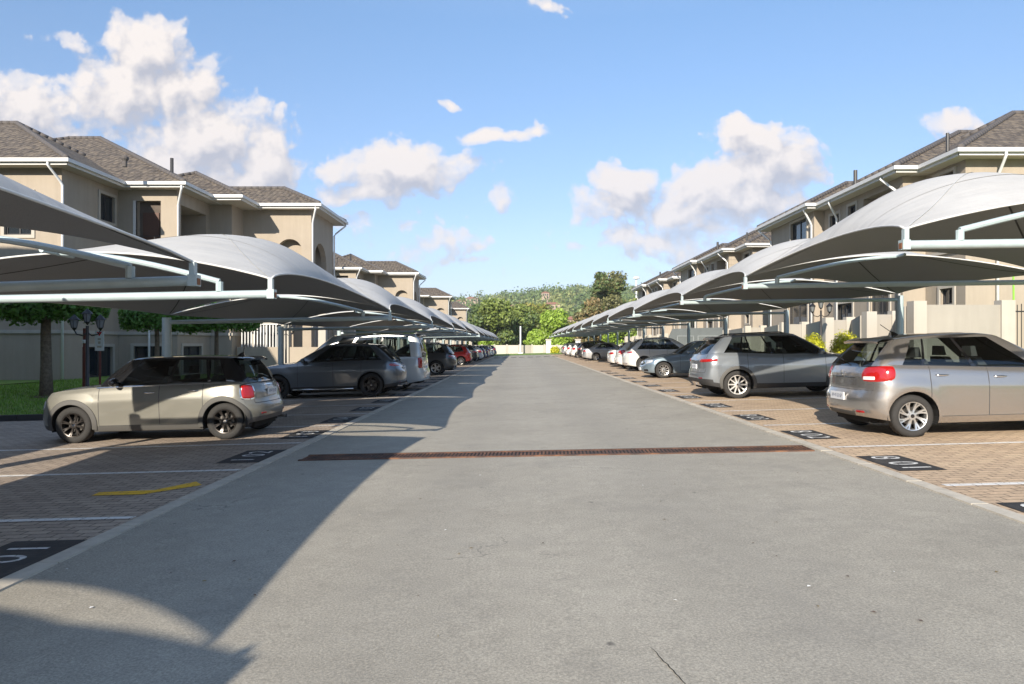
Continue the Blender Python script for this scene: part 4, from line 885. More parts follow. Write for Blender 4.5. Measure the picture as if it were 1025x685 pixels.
# wood on the hillside
rg = np.random.default_rng(5)
def wood(m, n, seed, ylo, yhi, size=(5, 11), leaf=1.5, per=90, xw=.62):
    rg = np.random.default_rng(seed); vs = []
    for i in range(n):
        y = ylo + (yhi-ylo)*rg.random()**.85; x = (rg.random()*2-1)*xw*y*.75 + .1*y
        if abs(x) > 600: continue
        r = rg.uniform(*size)*(.55 if rg.random() < .5 else 1); zz = hill_h(x, y)
        cl = [(x + rg.normal()*r*.4, y + rg.normal()*r*.4, zz + r*rg.uniform(.35, 1.0), r*rg.uniform(.5, .8), r*rg.uniform(.5, .8), r*rg.uniform(.5, .75)) for _ in range(4)]
        vs.append(leafcloud(rg, cl, per, leaf, 2.2))
    return np.concatenate(vs)
o = leafobj('hillside_wood', wood('a', 1500, 1, 230, 1000), 'leaf_hill'); tag(o, 'distant dark green wood covering the hillside', 'wood', kind='stuff')
o = leafobj('hillside_wood', wood('b', 700, 2, 230, 1000), 'leaf_hill_pale'); tag(o, 'paler yellow-green trees scattered through the hillside wood', 'wood', kind='stuff')
o = leafobj('hillside_wood', wood('c', 90, 3, 260, 700, (2.5, 5)), 'leaf_palm'); tag(o, 'golden brown tree tops scattered on the hillside', 'wood', kind='stuff')
o = leafobj('tree_belt', wood('d', 260, 4, 170, 240, (3.5, 6), .7, 130, .75), 'leaf_mid'); tag(o, 'belt of green trees at the foot of the hill', 'wood', kind='stuff')
# ridge-top skyline trees
vs = []
for (pxx, sz) in ((472, 12), (480, 8), (488, 6), (498, 6), (509, 8), (521, 10), (528, 7), (534, 9), (541, 8), (556, 7), (566, 8), (640, 7), (655, 10), (668, 9)):
    y = 960; x = at(pxx, y); zz = hill_h(x, y); r = sz*.8
    vs.append(leafcloud(rg, [(x + rg.normal()*r*.5, y, zz + r*.9, r*.7, r*.7, r*.65) for _ in range(3)], 260, 1.0))
o = leafobj('skyline_trees', np.concatenate(vs), 'leaf_hill'); tag(o, 'dark tree tops along the crest of the hill', 'wood', kind='stuff')
def hill_house(pxx, pyy, w, lab):
    best = None
    for y in range(250, 940, 6):
        x = at(pxx, y); z = hill_h(x, y) + 6; py = 345 - (z-EYE)*F/y
        if best is None or abs(py-pyy) < best[0]: best = (abs(py-pyy), x, y, z)
    _, x, y, z = best; y -= 22; t_ = empty('hillside_house', (x, y, z)); k = w*.72
    mb = MB(); mb.box(-k, k, -4, 4, -9, 1.6, 'house_wall'); mb.build('wall', t_)
    mb = MB(); mb.hexa([(-k-.6, -4.6, 1.6), (k+.6, -4.6, 1.6), (k+.6, 4.6, 1.6), (-k-.6, 4.6, 1.6), (-k+3, -.3, 3.3), (k-3, -.3, 3.3), (k-3, .3, 3.3), (-k+3, .3, 3.3)], 'roof_red'); mb.build('roof', t_)
    for s in (-.55, 0, .55):
        mb = MB(); mb.box(k*s-.7, k*s+.7, -4.05, -3.99, -.8, .6, 'window_glass'); mb.build('window', t_)
    tag(t_, lab, 'house', 'houses on the hillside')
for a in ((515, 312, 7, 'white house with a terracotta roof on the hill, at the centre'), (551, 309, 8, 'cream house with a red roof on the hill, right of centre'), (571, 325, 7, 'red roofed house low on the hill near the tall cedar'), (474, 302, 8, 'pale house high on the hill beyond the last left building'), (464, 305, 6, 'small red roofed house at the left of the hill'), (545, 297, 5, 'little house near the crest of the hill'), (500, 318, 5, 'small white house among trees on the hill')): hill_house(*a)
mb = MB(); x = at(637, 420); z = hill_h(x, 420); mb.tube([(x, 420, z), (x, 420, EYE + 66*420/F)], .45, 'sign_white', 8); mb.lathe([(0, 1.6), (2.0, 1.4), (2.0, .4), (.4, 0)], 'sign_white', 12, off=(x, 420, EYE+66*420/F-.5)); tag(mb.build('mast'), 'slim white mast rising over the hill behind the cedar', 'mast')
mb = MB(); mb.box(-2700, 2700, -450, 3300, -60, 140, 'house_white')
hz_ = bpy.data.materials.new('haze'); hz_.use_nodes = True; t = hz_.node_tree; t.nodes.clear(); pv = t.nodes.new('ShaderNodeVolumePrincipled'); ou = t.nodes.new('ShaderNodeOutputMaterial'); t.links.new(pv.outputs[0], ou.inputs['Volume'])
pv.inputs['Color'].default_value = (.86, .90, .96, 1); pv.inputs['Density'].default_value = 0.00022; pv.inputs['Anisotropy'].default_value = .1
o = mb.build('haze'); o.data.materials.clear(); o.data.materials.append(hz_); tag(o, 'thin pale haze in the air, veiling the far hill', 'haze', kind='stuff')
# litter and a crack on the road
mb = MB(); r3 = random.Random(21)
for i in range(150):
    y = 2.6 + 22*r3.random()**1.6; x = r3.uniform(-3.2, 3.8); s = r3.uniform(.006, .018); a = r3.uniform(0, 3.1); z = gz(x)+.006; mm_ = r3.choice(['bark', 'leaf_rust', 'paint_white', 'mulch', 'mulch', 'concrete'])
    mb.quad([(x+s*math.cos(a), y+s*math.sin(a), z), (x-s*.6*math.sin(a), y+s*.6*math.cos(a), z+.004), (x-s*math.cos(a), y-s*math.sin(a), z), (x+s*.6*math.sin(a), y-s*.6*math.cos(a), z+.002)], mm_)
tag(mb.build('road_litter', recalc=False), 'tiny dry leaves and grit scattered over the road', 'litter', kind='stuff')
mb = MB(); rows = [[], []]
for i in range(15):
    y = 2.95 + .42*i/14; x = .72 - .09*i/14 + r3.uniform(-.004, .004); w = .0022*(1-abs(i/7-1)**2)+.001; rows[0].append((x-w, y, gz(x)+.004)); rows[1].append((x+w, y, gz(x)+.004))
mb.grid(rows, 'drain_dark'); tag(mb.build('road_crack'), kind='structure')
# far boundary wall with palisades, pole, hut piers
t_ = empty('boundary_wall', (0, 106, .0)); mb = MB()
for i in range(-18, 17):
    x = i*1.9; mb.box(x, x+1.6, -.05, .05, -1, 1.38, 'house_white' if i % 5 else 'plaster_pale')
mb.build('fence_panel', t_)
for i in range(-18, 18):
    mb = MB(); x = i*1.9; mb.box(x-.28, x-.02, -.12, .12, -1, 1.5, 'cream'); mb.build('pier', t_)
tag(t_, 'long low white boundary wall with pale piers across the far end of the road', 'boundary wall')
mb = MB(); mb.tube([(0, 104, 0), (0, 104, 4.2)], .11, 'sign_white', 8); mb.box(-.3, .3, 103.9, 104.1, -.1, .3, 'sign_white'); tag(mb.build('white_pole'), 'white pole standing by the wall at the far end of the road', 'pole')
for x, l in ((4.1, 'left'), (8.4, 'right')):
    t_ = empty('gate_pier', (x, 102.5, .1)); mb = MB(); mb.box(-.35, .35, -.35, .35, 0, 2.0, 'white_trim'); mb.build('shaft', t_); mb = MB(); mb.box(-.45, .45, -.45, .45, 2.001, 2.18, 'cream'); mb.build('cap', t_)
    tag(t_, 'white square pier on the %s of the yellow-green bushes at the far end' % l, 'pier')
sb = MB()
for i in range(8): x = -3 + i*.95; sb.box(x, x+.62, 79.6, 80.0, gz(x), gz(x)+.045, 'paint_black')
tag(sb.build('speed_hump'), 'row of dark rubber hump sections across the road near the far end', 'speed hump')
# ------------------------------------------------------------------ cars
def herm(pts):
    xs_ = [p[0] for p in pts]; ys_ = [p[1] for p in pts]; n = len(xs_)
    d = [(ys_[i+1]-ys_[i])/(xs_[i+1]-xs_[i]) for i in range(n-1)]; mm = [d[0]]
    for i in range(1, n-1): mm.append(0 if d[i-1]*d[i] <= 0 else 2*d[i-1]*d[i]/(d[i-1]+d[i]))
    mm.append(d[-1])
    def f(x):
        if x <= xs_[0]: return ys_[0]
        if x >= xs_[-1]: return ys_[-1]
        i = 0
        while x > xs_[i+1]: i += 1
        h = xs_[i+1]-xs_[i]; t = (x-xs_[i])/h
        return ys_[i]*(2*t**3-3*t*t+1) + mm[i]*h*(t**3-2*t*t+t) + ys_[i+1]*(-2*t**3+3*t*t) + mm[i+1]*h*(t**3-t*t)
    return f
def build_car(name, S, seed=0):
    """local frame: nose at x=0 pointing to -X, tail at x=L, z up; origin is moved to the ground under the middle of the car"""
    root = empty(name); Lc, Wd = S['L'], S['W']; Wh = Wd/2; r = S['r']; xw = S['xw']; sill = S.get('sill', .22); PT = S['paint']
    zt = herm(S['belt']); fo = herm(S['fo']); ro = herm(S['ro']); wf = herm(S.get('wf', [(0, .93), (.1, .970), (.3, .985), (.5, .994), (.66, 1.0), (.74, .989), (.9, .964), (1.0, .925)]))
    Ra = r + S.get('arch', .055); zw = r
    Cf, Cr, pf, pr = S.get('cf', .55), S.get('cr', .42), S.get('pf', 2.5), S.get('pr', 3.2)
    cols = []   # X0, yf, zbottom
    def zbot(x):
        e = .06*max(0, 1-x/.7) + .10*max(0, 1-(Lc-x)/.6); return sill + e
    for k in range(10):
        th = PI/2*k/10; X = Cf*(1-math.cos(th)**(2/pf)); cols.append((X, math.sin(th)**(2/pf), zbot(X)))
    side = set([Cf, Lc-Cr] + S['doors']); 
    q = Cf
    while q < Lc-Cr: side.add(round(q, 3)); q += .12
    side = sorted(s for s in side if all(abs(s-w) > Ra+.02 for w in xw))
    tmp = [(s, 1.0, zbot(s)) for s in side]
    front_extra = []
    for w in xw:
        tmp.append((w-Ra-.0005, 1.0, zbot(w-Ra)))
        for k in range(17):
            a = PI - PI*k/16; tmp.append((w + Ra*math.cos(a), 1.0, zw + Ra*math.sin(a)))
        tmp.append((w+Ra+.0005, 1.0, zbot(w+Ra)))
    tmp.sort(key=lambda c: c[0])
    rear = []
    for k in range(11):
        th = PI/2*(1-k/10); X = Lc - Cr*(1-math.cos(th)**(2/pr)); rear.append((X, math.sin(th)**(2/pr), zbot(X)))
    # arches may reach into the rounded corner: keep columns monotone, take plan width from the corner curve
    def yplan(X):
        y = 1.0
        if X < Cf: y = (1-((Cf-X)/Cf)**pf)**(1/pf)
        if X > Lc-Cr: y = (1-((X-(Lc-Cr))/Cr)**pr)**(1/pr)
        return y
    lo = min(t_[0] for t_ in tmp); hi = max(t_[0] for t_ in tmp)
    cols = [c for c in cols if c[0] < lo-.004] + [(x, yplan(x), z) for x, y, z in tmp] + [c for c in rear if c[0] > hi+.004]
    nC = len(cols)
    def bpt(X0, yf, zb, t):
        ztx = zt(X0) - S.get('shr', 0)*0; z = zb + (ztx-zb)*t; tz = (z-sill)/(ztx-sill)
        x = X0 + fo(tz)*max(0, 1-X0/.75)**1.3 - ro(tz)*max(0, 1-(Lc-X0)/.7)**1.3
        y = Wh*yf*wf(tz)*(1-.035*abs(2*X0/Lc-1)**4)
        fl = 0
        for w in xw:   # wheel-arch shoulder swelling
            dd_ = math.hypot(X0-w, z-zw)/Ra
            if dd_ < 1.6: fl = max(fl, (1-abs(dd_-1.12)/.5)*.014)
        return Vector((x, y + max(0, fl)*(yf > .9), z))
    T = [0, .06, .13, .21, .30, .40, .50, .58, .64, .68, .72, .76, .82, .88, .94, .98, 1.0]
    clad = S.get('clad'); doors = S['doors']
    body = MB(); door_mb = [MB() for _ in range(2*(len(doors)-1))]
    for sd in (1, -1):
        G = [[bpt(c[0], c[1], c[2], t) for t in T] for c in cols]
        for i in range(nC-1):
            xm_ = (cols[i][0]+cols[i+1][0])/2
            for j in range(len(T)-1):
                if cols[i+1][0]-cols[i][0] < .0008: continue
                P_ = [G[i][j], G[i+1][j], G[i+1][j+1], G[i][j+1]]; P_ = [(p.x, p.y*sd, p.z) for p in P_]
                zc = sum(p[2] for p in P_)/4; inarch = any(abs(xm_-w) < Ra for w in xw)
                isd = None
                for k_, (d0, d1) in enumerate(zip(doors, doors[1:])):
                    if d0 <= xm_ <= d1 and j >= (2) and not inarch: isd = k_
                m_ = PT
                if clad and (j < 2 and not inarch): m_ = clad
                if S.get('bump_clad') and (xm_ < .35 or xm_ > Lc-.35) and zc < S['bump_clad']: m_ = clad or 'plastic_dark'
                tgt = body if isd is None else door_mb[isd*2 + (sd < 0)]
                tgt.quad(P_, m_)
    # hood / deck skin
    ks = [-1, -.93, -.7, -.4, -.13, .13, .4, .7, .93, 1]; cap = []
    xb0, xb1 = S['gb']; xt0, xt1 = S['gt']
    for c in cols:
        p = bpt(c[0], c[1], c[2], 1); w = (p.y/Wh)**2; cap.append([(p.x, p.y*k_, p.z + .055*(1-k_*k_)*w) for k_ in ks])
    for i in range(nC-1):
        ins = xb0+.12 < (cols[i][0]+cols[i+1][0])/2 < xb1-.12
        for j in range(len(ks)-1):
            body.quad([cap[i][j], cap[i+1][j], cap[i+1][j+1], cap[i][j+1]], 'underbody' if ins and 0 < j < len(ks)-2 else PT)
    # greenhouse
    Wb, Wt = Wh*S.get('wb', .90), Wh*S.get('wt', .68); zr = herm(S['roof']); Gc = S.get('gcf', .34); Gr = S.get('gcr', .25)
    gc = []   # kind, dx or q, yf
    for k in range(7): th = PI/2*k/7; gc.append(('f', Gc*(1-math.cos(th)**(2/3.4)), math.sin(th)**(2/3.4)))
    qs = set([0, 1]) | set(q_ for w_ in S['side_glass'] for q_ in w_); qq = 0
    while qq < 1: qs.add(round(qq, 3)); qq += .06
    qs = sorted(qs); gc += [('s', q_, 1.0) for q_ in qs]
    for k in range(1, 8): th = PI/2*(1-k/7); gc.append(('r', Gr*(1-max(0, math.cos(th))**(2/3.0)), math.sin(th)**(2/3.0)))
    def gpt(c, t, off=0):
        kd, a, yf = c
        if kd == 'f': xb, xt = xb0+a, xt0+a*.8
        elif kd == 'r': xb, xt = xb1-a, xt1-a*.8
        else: xb, xt = xb0+Gc + (xb1-Gr-xb0-Gc)*a, xt0+Gc*.8 + (xt1-Gr*.8-xt0-Gc*.8)*a
        zb_ = zt(xb)-.012; ztp = zr(xt); tt = min(t, 1.0)
        if kd == 'f': zb_ += .055*(1-yf**2)
        x = xb+(xt-xb)*tt; 
        if kd == 'f': x -= .05*math.sin(PI*tt)*(1-a/Gc)
        if kd == 'r': x += S.get('rbow', .03)*math.sin(PI*tt)*(1-a/Gr)
        y = yf*(Wb-(Wb-Wt)*tt**1.35)*(1-.02*abs(2*x/Lc-1)**2)
        z = zb_ + (ztp-zb_)*tt
        if t > 1.0:
            e = t-1; ins = (.035, .11)[0 if e < .015 else 1]; hz_ = (.016, .026)[0 if e < .015 else 1]
            cx = (xt0+xt1)/2; y *= (1-ins/Wt*1.0); x = cx + (x-cx)*(1-ins*.6/((xt1-xt0)/2)); z += hz_
        return Vector((x, y, z))
    TG = [0, .05, .2, .4, .6, .75, .86, .93, 1.0, 1.01, 1.02]; nG = len(gc)
    ROOF = S.get('roofm', PT); PIL = S.get('pillar', 'gloss_black'); BODYP = S.get('cpillar', PT)
    gframe = MB(); roofp = MB(); glass = {}
    for sd in (1, -1):
        G = [[gpt(c, t) for t in TG] for c in gc]
        for i in range(nG-1):
            a, b_ = gc[i], gc[i+1]
            if a[0] == 'f': zone = 'windscreen' if i < 5 else 'apil'
            elif a[0] == 's' and b_[0] == 's':
                qm = (a[1]+b_[1])/2; zone = 'cpil' if qm > S['side_glass'][-1][1] else ('apil' if qm < S['side_glass'][0][0] else 'bpil')
                for k_, w_ in enumerate(S['side_glass']):
                    if w_[0] <= qm <= w_[1]: zone = 'side%d%d' % (k_, sd)
            else: zone = 'rear_window' if i > nG-6 else 'cpil'
            if S.get('no_rear_glass') and zone == 'rear_window': zone = 'cpil'
            for j in range(len(TG)-1):
                P_ = [(p.x, p.y*sd, p.z) for p in (G[i][j], G[i+1][j], G[i+1][j+1], G[i][j+1])]
                if TG[j] >= .93 - .001: (roofp if TG[j] >= .999 else gframe).quad(P_, ROOF)
                elif zone in ('windscreen', 'rear_window') or zone.startswith('side'):
                    if TG[j] < .05: gframe.quad(P_, 'gloss_black')
                    else: glass.setdefault(zone, MB()).quad(P_, 'car_glass')
                else: gframe.quad(P_, {'apil': S.get('apillar', PT), 'bpil': PIL, 'cpil': BODYP}[zone])
    ks2 = [-1, -.8, -.5, -.2, .2, .5, .8, 1]; capr = []
    for c in gc:
        p = gpt(c, 1.02); w = (p.y/Wt)**2; capr.append([(p.x, p.y*k_, p.z + .03*(1-k_*k_)*w) for k_ in ks2])
    roofp.grid(capr, ROOF)
    b_o = body.build('body', root, smooth=True, weld=True, autos=50)
    gf = gframe.build('window_frames', root, smooth=True, weld=True, autos=40); roofp.build('roof', root, smooth=True, weld=True, autos=60)
    for zn, g_ in glass.items(): g_.build({'w': 'windscreen', 'r': 'rear_window', 's': 'side_window'}[zn[0]], root, smooth=True, weld=True)
    # surface helpers for fittings
    tab = [0.0]
    for i in range(nC-1): tab.append(tab[-1] + (bpt(cols[i][0], cols[i][1], sill, .6)-bpt(cols[i+1][0], cols[i+1][1], sill, .6)).length)
    tot = tab[-1]
    def surf(s, z, sd, off=0):
        def ev(s_, z_):
            s_ = max(0, min(tot-1e-6, s_)); i = 0
            while i < nC-2 and s_ > tab[i+1]: i += 1
            f = (s_-tab[i])/max(1e-9, tab[i+1]-tab[i]); X = cols[i][0]*(1-f)+cols[i+1][0]*f; yf = cols[i][1]*(1-f)+cols[i+1][1]*f
            t = (z_-sill)/(zt(X)-sill); return bpt(X, yf, sill, t)
        p = ev(s, z); ds = ev(s+.01, z)-ev(s-.01, z); dz = ev(s, z+.01)-ev(s, z-.01); n_ = ds.cross(dz)
        if n_.length > 1e-9: n_.normalize()
        if n_.y < 0 and abs(n_.y) > .3: n_ = -n_
        if abs(n_.y) <= .3 and (n_.x > 0) != (p.x > Lc/2): n_ = -n_
        p = p + n_*off; return Vector((p.x, p.y*sd, p.z))
    def s_of_x(x):
        for i in range(nC-1):
            if cols[i][0] <= x <= cols[i+1][0] and cols[i+1][0] > cols[i][0]: return tab[i]+(tab[i+1]-tab[i])*(x-cols[i][0])/(cols[i+1][0]-cols[i][0])
        return tot
    def patch(nm, d0, d1, z0, z1, m, off=.006, rnd_=.5, sd=1, rear=True, skew=0, taper=0, parent=None, thick=.02):
        mb = MB(); na, nb = 12, 8; rows = []
        for ib in range(nb+1):
            row = []
            for ia in range(na+1):
                a = -1+2*ia/na; b = -1+2*ib/nb; aa = a*math.sqrt(1-b*b/2); bb = b*math.sqrt(1-a*a/2); a2 = a*(1-rnd_)+aa*rnd_*1.0; b2 = b*(1-rnd_)+bb*rnd_
                d = d0+(d1-d0)*(a2+1)/2; fr_ = (a2+1)/2; zc = (z0+z1)/2 + skew*fr_; hh = (z1-z0)/2*(1-taper*fr_); edge = max(abs(a), abs(b)); o_ = off if edge < .99 else -.004
                s = tot-d if rear else d
                row.append(surf(s, zc+hh*b2, sd, o_))
            rows.append(row)
        mb.grid(rows, m); return mb.build(nm, parent or root, smooth=True, autos=60)
    # doors, seams, handles
    for k_, dm in enumerate(door_mb):
        if dm.f:
            do = dm.build('door', root, smooth=True, weld=True, autos=50); sd = -1 if k_ % 2 else 1; di = k_//2; xh = doors[di+1] - .17 if S.get('handles', True) else None
            if xh and di < 2:
                zh = zt(xh) - .13; hb = MB(); rows = []
                ys0 = surf(s_of_x(xh), zh, sd, 0).y
                for q_ in range(9):
                    u = -1+q_/4; x = xh-.0+u*.095; bul = .028*(1-u**4)+.004; hh = .015*(1-.3*u*u)
                    rows.append([(x, ys0+sd*bul*math.cos(a_)*1.0, zh+hh*math.sin(a_)) if math.cos(a_) > 0 else (x, ys0+sd*(bul-.014)*max(0, 1), zh+hh*math.sin(a_)) for a_ in [2*PI*e/8 for e in range(8)]])
                hb.grid(rows, S.get('handlem', PT), True); hb.build('handle', do, smooth=True)
                rb = MB(); rb.lathe([(0, 0), (.05, .0), (.055, -.004)], PT if S.get('handlem') != 'chrome' else 'chrome', 12, 'y', (xh, 0, zh)); 
    sm_ = MB()
    def strip(pts, w, m='seam'):
        rows = [[], []]
        for i, p in enumerate(pts):
            d = (pts[min(i+1, len(pts)-1)]-pts[max(i-1, 0)]).normalized(); nn = Vector((0, 1, 0)); q_ = d.cross(nn)
            if q_.length < .1: q_ = Vector((0, 0, 1))
            q_.normalize(); rows[0].append(p-q_*w/2); rows[1].append(p+q_*w/2)
        sm_.grid(rows, m)
    for sd in (1, -1):
        for i, x in enumerate(doors):
            zlo = sill + .10
            near = [w for w in xw if abs(x-w) < Ra]
            if near: zlo = max(zlo, zw + math.sqrt(max(0, Ra*Ra-(x-near[0])**2))+.01)
            strip([surf(s_of_x(x), zlo + (zt(x)-.01-zlo)*j/10, sd, .002) for j in range(11)], .009)
        x0, x1 = doors[0], doors[-1]
        strip([surf(s_of_x(x0+(x1-x0)*j/24), sill+.10, sd, .002) for j in range(25) if all(abs(x0+(x1-x0)*j/24-w) > Ra+.01 for w in xw)], .008)
    # tailgate seam
    tg_ = S.get('tg', (.48, .42))
    for sd in (1, -1):
        strip([surf(tot-tg_[0]*Wd*.85, tg_[1]+(zt(Lc-.1)-.02-tg_[1])*j/8, sd, .002) for j in range(9)], .01)
    pts = [surf(tot-abs(q_)*tg_[0]*Wd*.85, tg_[1], 1 if q_ >= 0 else -1, .002) for q_ in [-1+j/10 for j in range(21)]]
    rows = [[p-Vector((0, 0, .005)) for p in pts], [p+Vector((0, 0, .005)) for p in pts]]; sm_.grid(rows, 'seam'); sm_.build('panel_gaps', root)
    # wheel arch flares
    if S.get('flare'):
        for sd in (1, -1):
            for w in xw:
                rows = []
                for k_ in range(25):
                    a_ = PI*1.06 - PI*1.12*k_/24; row = []
                    for (rr_, oo) in ((Ra-.012, .0), (Ra-.01, .022), (Ra+.05, .020), (Ra+.068, .012), (Ra+.07, -.004)):
                        x = w+rr_*math.cos(a_); z = zw+rr_*math.sin(a_); z = max(z, sill+.005); p = surf(s_of_x(min(max(x, .02), Lc-.02)), z, sd, oo); row.append(p)
                    rows.append(row)
                mb = MB(); mb.grid(rows, S['flare']); mb.build('wheel_arch', root, smooth=True, autos=50)
    mb = MB()   # arch liners + underbody
    for sd in (1, -1):
        for w in xw:
            rows = []
            for k_ in range(15):
                a_ = PI*1.1 - PI*1.2*k_/14; rows.append([(w+(Ra+.004)*math.cos(a_), sd*y, zw+(Ra+.004)*math.sin(a_)) for y in (Wh*.955, Wh-.34)])
            mb.grid(rows, 'underbody')
            pts = [(w+(Ra+.004)*math.cos(PI*1.1-PI*1.2*k_/14), sd*(Wh-.34), zw+(Ra+.004)*math.sin(PI*1.1-PI*1.2*k_/14)) for k_ in range(15)]; mb.quad(pts, 'underbody')
    mb.box(.25, Lc-.22, -(Wh-.36), Wh-.36, sill-.02, sill+.2, 'underbody'); mb.box(xw[0]+Ra+.03, xw[1]-Ra-.03, -(Wh-.10), Wh-.10, sill-.015, sill+.05, 'underbody')
    mb.build('underbody', root)
    # cabin: seats
    mb = MB(); zs_ = zt((xb0+xb1)/2)
    for xs_, n_ in ((xb0+1.10, 2), (xb0+1.95, 3)):
        if xs_ > xb1-.25: continue
        for k_ in range(n_):
            y = (-.38, .38)[k_] if n_ == 2 else (-.42, 0, .42)[k_]
            mb.hexa([(xs_-.04, y-.24, zs_-.05), (xs_+.1, y-.24, zs_-.05), (xs_+.1, y+.24, zs_-.05), (xs_-.04, y+.24, zs_-.05), (xs_+.05, y-.19, zs_+.12), (xs_+.14, y-.19, zs_+.12), (xs_+.14, y+.19, zs_+.12), (xs_+.05, y+.19, zs_+.12)], 'seat')
            mb.hexa([(xs_+.06, y-.12, zs_+.14), (xs_+.15, y-.12, zs_+.14), (xs_+.15, y+.12, zs_+.14), (xs_+.06, y+.12, zs_+.14), (xs_+.08, y-.10, zs_+.29), (xs_+.15, y-.10, zs_+.29), (xs_+.15, y+.10, zs_+.29), (xs_+.08, y+.10, zs_+.29)], 'seat')
    mb.build('seats', root)
    # mirrors
    xm0 = xb0 + S.get('mirx', .42); 
    for sd in (1, -1):
        mb = MB(); zc = zt(xm0)+.07; yc = Wh*.93; rows = []
        for q_ in range(9):
            a1 = PI*q_/8; rr_ = math.sin(a1)**.7; rows.append([(xm0 - .02 + .085*rr_*math.cos(e)*(1.0 if math.cos(e) < 0 else .45), sd*(yc+.115-.115*math.cos(a1)), zc+.075*rr_*math.sin(e)) for e in [2*PI*k_/12 for k_ in range(12)]])
        mb.grid(rows, S.get('mirror', PT), True); mb.hexa([(xm0-.03, sd*(yc-.05), zc-.09), (xm0+.04, sd*(yc-.05), zc-.09), (xm0+.03, sd*(yc+.05), zc-.05), (xm0-.02, sd*(yc+.05), zc-.05), (xm0-.03, sd*(yc-.05), zc-.05), (xm0+.04, sd*(yc-.05), zc-.05), (xm0+.03, sd*(yc+.05), zc-.01), (xm0-.02, sd*(yc+.05), zc-.01)], 'gloss_black')
        mb.build('wing_mirror', root, smooth=True, autos=50)
    # wheels
    tw = S.get('tw', .205); rr_ = r*S.get('rimf', .68); rimm, spk = S['rim']
    for w in xw:
        for sd in (1, -1):
            yo = sd*(Wh-.035); n_ = 36; mb = MB()
            def Y(d): return yo - sd*d
            prof = [(rr_*.98, Y(.02)), (rr_*1.0, Y(.008)), (rr_+.012, Y(.0)), ((rr_+r)/2, Y(-.008)), (r-.022, Y(.004)), (r-.006, Y(.018)), (r, Y(.04)), (r, Y(tw-.04)), (r-.02, Y(tw-.005)), (rr_, Y(tw))]
            mb.lathe(prof, 'rubber', n_, 'y', (w, 0, zw)); mb.lathe([(rr_*.99, Y(.018)), (rr_*.93, Y(.03)), (rr_*.90, Y(tw-.03)), (0, Y(tw-.03))], 'underbody', n_, 'y', (w, 0, zw))
            wo_ = mb.build('wheel', root, smooth=True, autos=45)
            mb = MB(); mb.lathe([(rr_*1.0, Y(.012)), (rr_*.985, Y(.004)), (rr_*.93, Y(.008)), (rr_*.90, Y(.03)), (rr_*.885, Y(.07))], rimm, n_, 'y', (w, 0, zw))
            mb.lathe([(.07, Y(.045)), (.055, Y(.022)), (.0, Y(.018))], rimm, 16, 'y', (w, 0, zw)); mb.lathe([(.030, Y(.021)), (.024, Y(.014)), (.0, Y(.013))], S.get('cap', 'chrome'), 12, 'y', (w, 0, zw))
            mb.lathe([(rr_*.62, Y(.10)), (0, Y(.10))], 'brake', 20, 'y', (w, 0, zw))
            ns, wi, wo2, tws, pair = spk; a_off = (w*3.1 + seed) % 1
            def sp_(a0, a1, wi_, wo_w, m_=rimm):
                def pt_(a, rad, lat, d): ca, sa = math.cos(a), math.sin(a); return (w+rad*ca-lat*sa, Y(d), zw+rad*sa+lat*ca)
                n2 = 5; rows = []
                for q_ in range(n2+1):
                    u = q_/n2; rad = .045+(rr_*.945-.045)*u; a = a0+(a1-a0)*u; wd = (wi_*(1-u)+wo_w*u)/2; d0 = .026-.016*u+.012*math.sin(PI*u)
                    rows.append([pt_(a, rad, -wd, d0+.025), pt_(a, rad, -wd*.75, d0), pt_(a, rad, wd*.75, d0), pt_(a, rad, wd, d0+.025)])
                mb.grid(rows, m_)
            for k_ in range(ns):
                a = 2*PI*k_/ns + a_off
                if pair: sp_(a, a+pair+tws, wi, wo2); sp_(a, a-pair+tws, wi, wo2)
                else: sp_(a, a+tws, wi, wo2)
            mb.build('rim', wo_, smooth=True, autos=35)
    # lights, plates
    for sd in (1, -1):
        for (nm, args, kw) in S['lights']:
            kw = dict(kw); par = None; patch(nm, *args, sd=sd, **kw)
    for sd in (0,):
        for (nm, args, kw) in S.get('centre', []):
            d, z0, z1, m_ = args; rows = []
            rear = kw.get('rear', True); off = kw.get('off', .008); na = 16; mb = MB()
            for j in range(5):
                z = z0+(z1-z0)*j/4; row = []
                for i in range(na+1):
                    q_ = -d+2*d*i/na; s = (tot-abs(q_)) if rear else abs(q_); o_ = off if 0 < j < 4 and 0 < i < na else -.003
                    row.append(surf(s, z, 1 if q_ >= 0 else -1, o_))
                rows.append(row)
            mb.grid(rows, m_); mb.build(nm, root, smooth=True, autos=40)
    for (end, z, w_, h_) in S.get('plates', [('r', .8, .44, .12)]):
        p = surf(tot if end == 'r' else 0, z, 1, 0); s_ = 1 if end == 'r' else -1; p2 = surf(tot-.2 if end == 'r' else .2, z, 1, 0)
        xx = max(p.x, p2.x) + .012 if s_ > 0 else min(p.x, p2.x)-.012; xx = p.x + s_*.012; mb = MB(); mb.box(xx-.012, xx+.004, -w_/2, w_/2, z-h_/2, z+h_/2, 'plate_white')
        po = mb.build('number_plate', root)
        tx = text_mesh(S.get('ptxt', 'KP 47 LD GP') if w_ > .3 else 'KP 47\nLD GP', h_*.62 if w_ > .3 else h_*.36, 'plate_characters', 'plate_ink', po)
        tx.location = (xx + s_*.0065, 0, z); tx.rotation_euler = (R(90), 0, R(90)*s_)
        tx.scale = (.85, 1, 1)
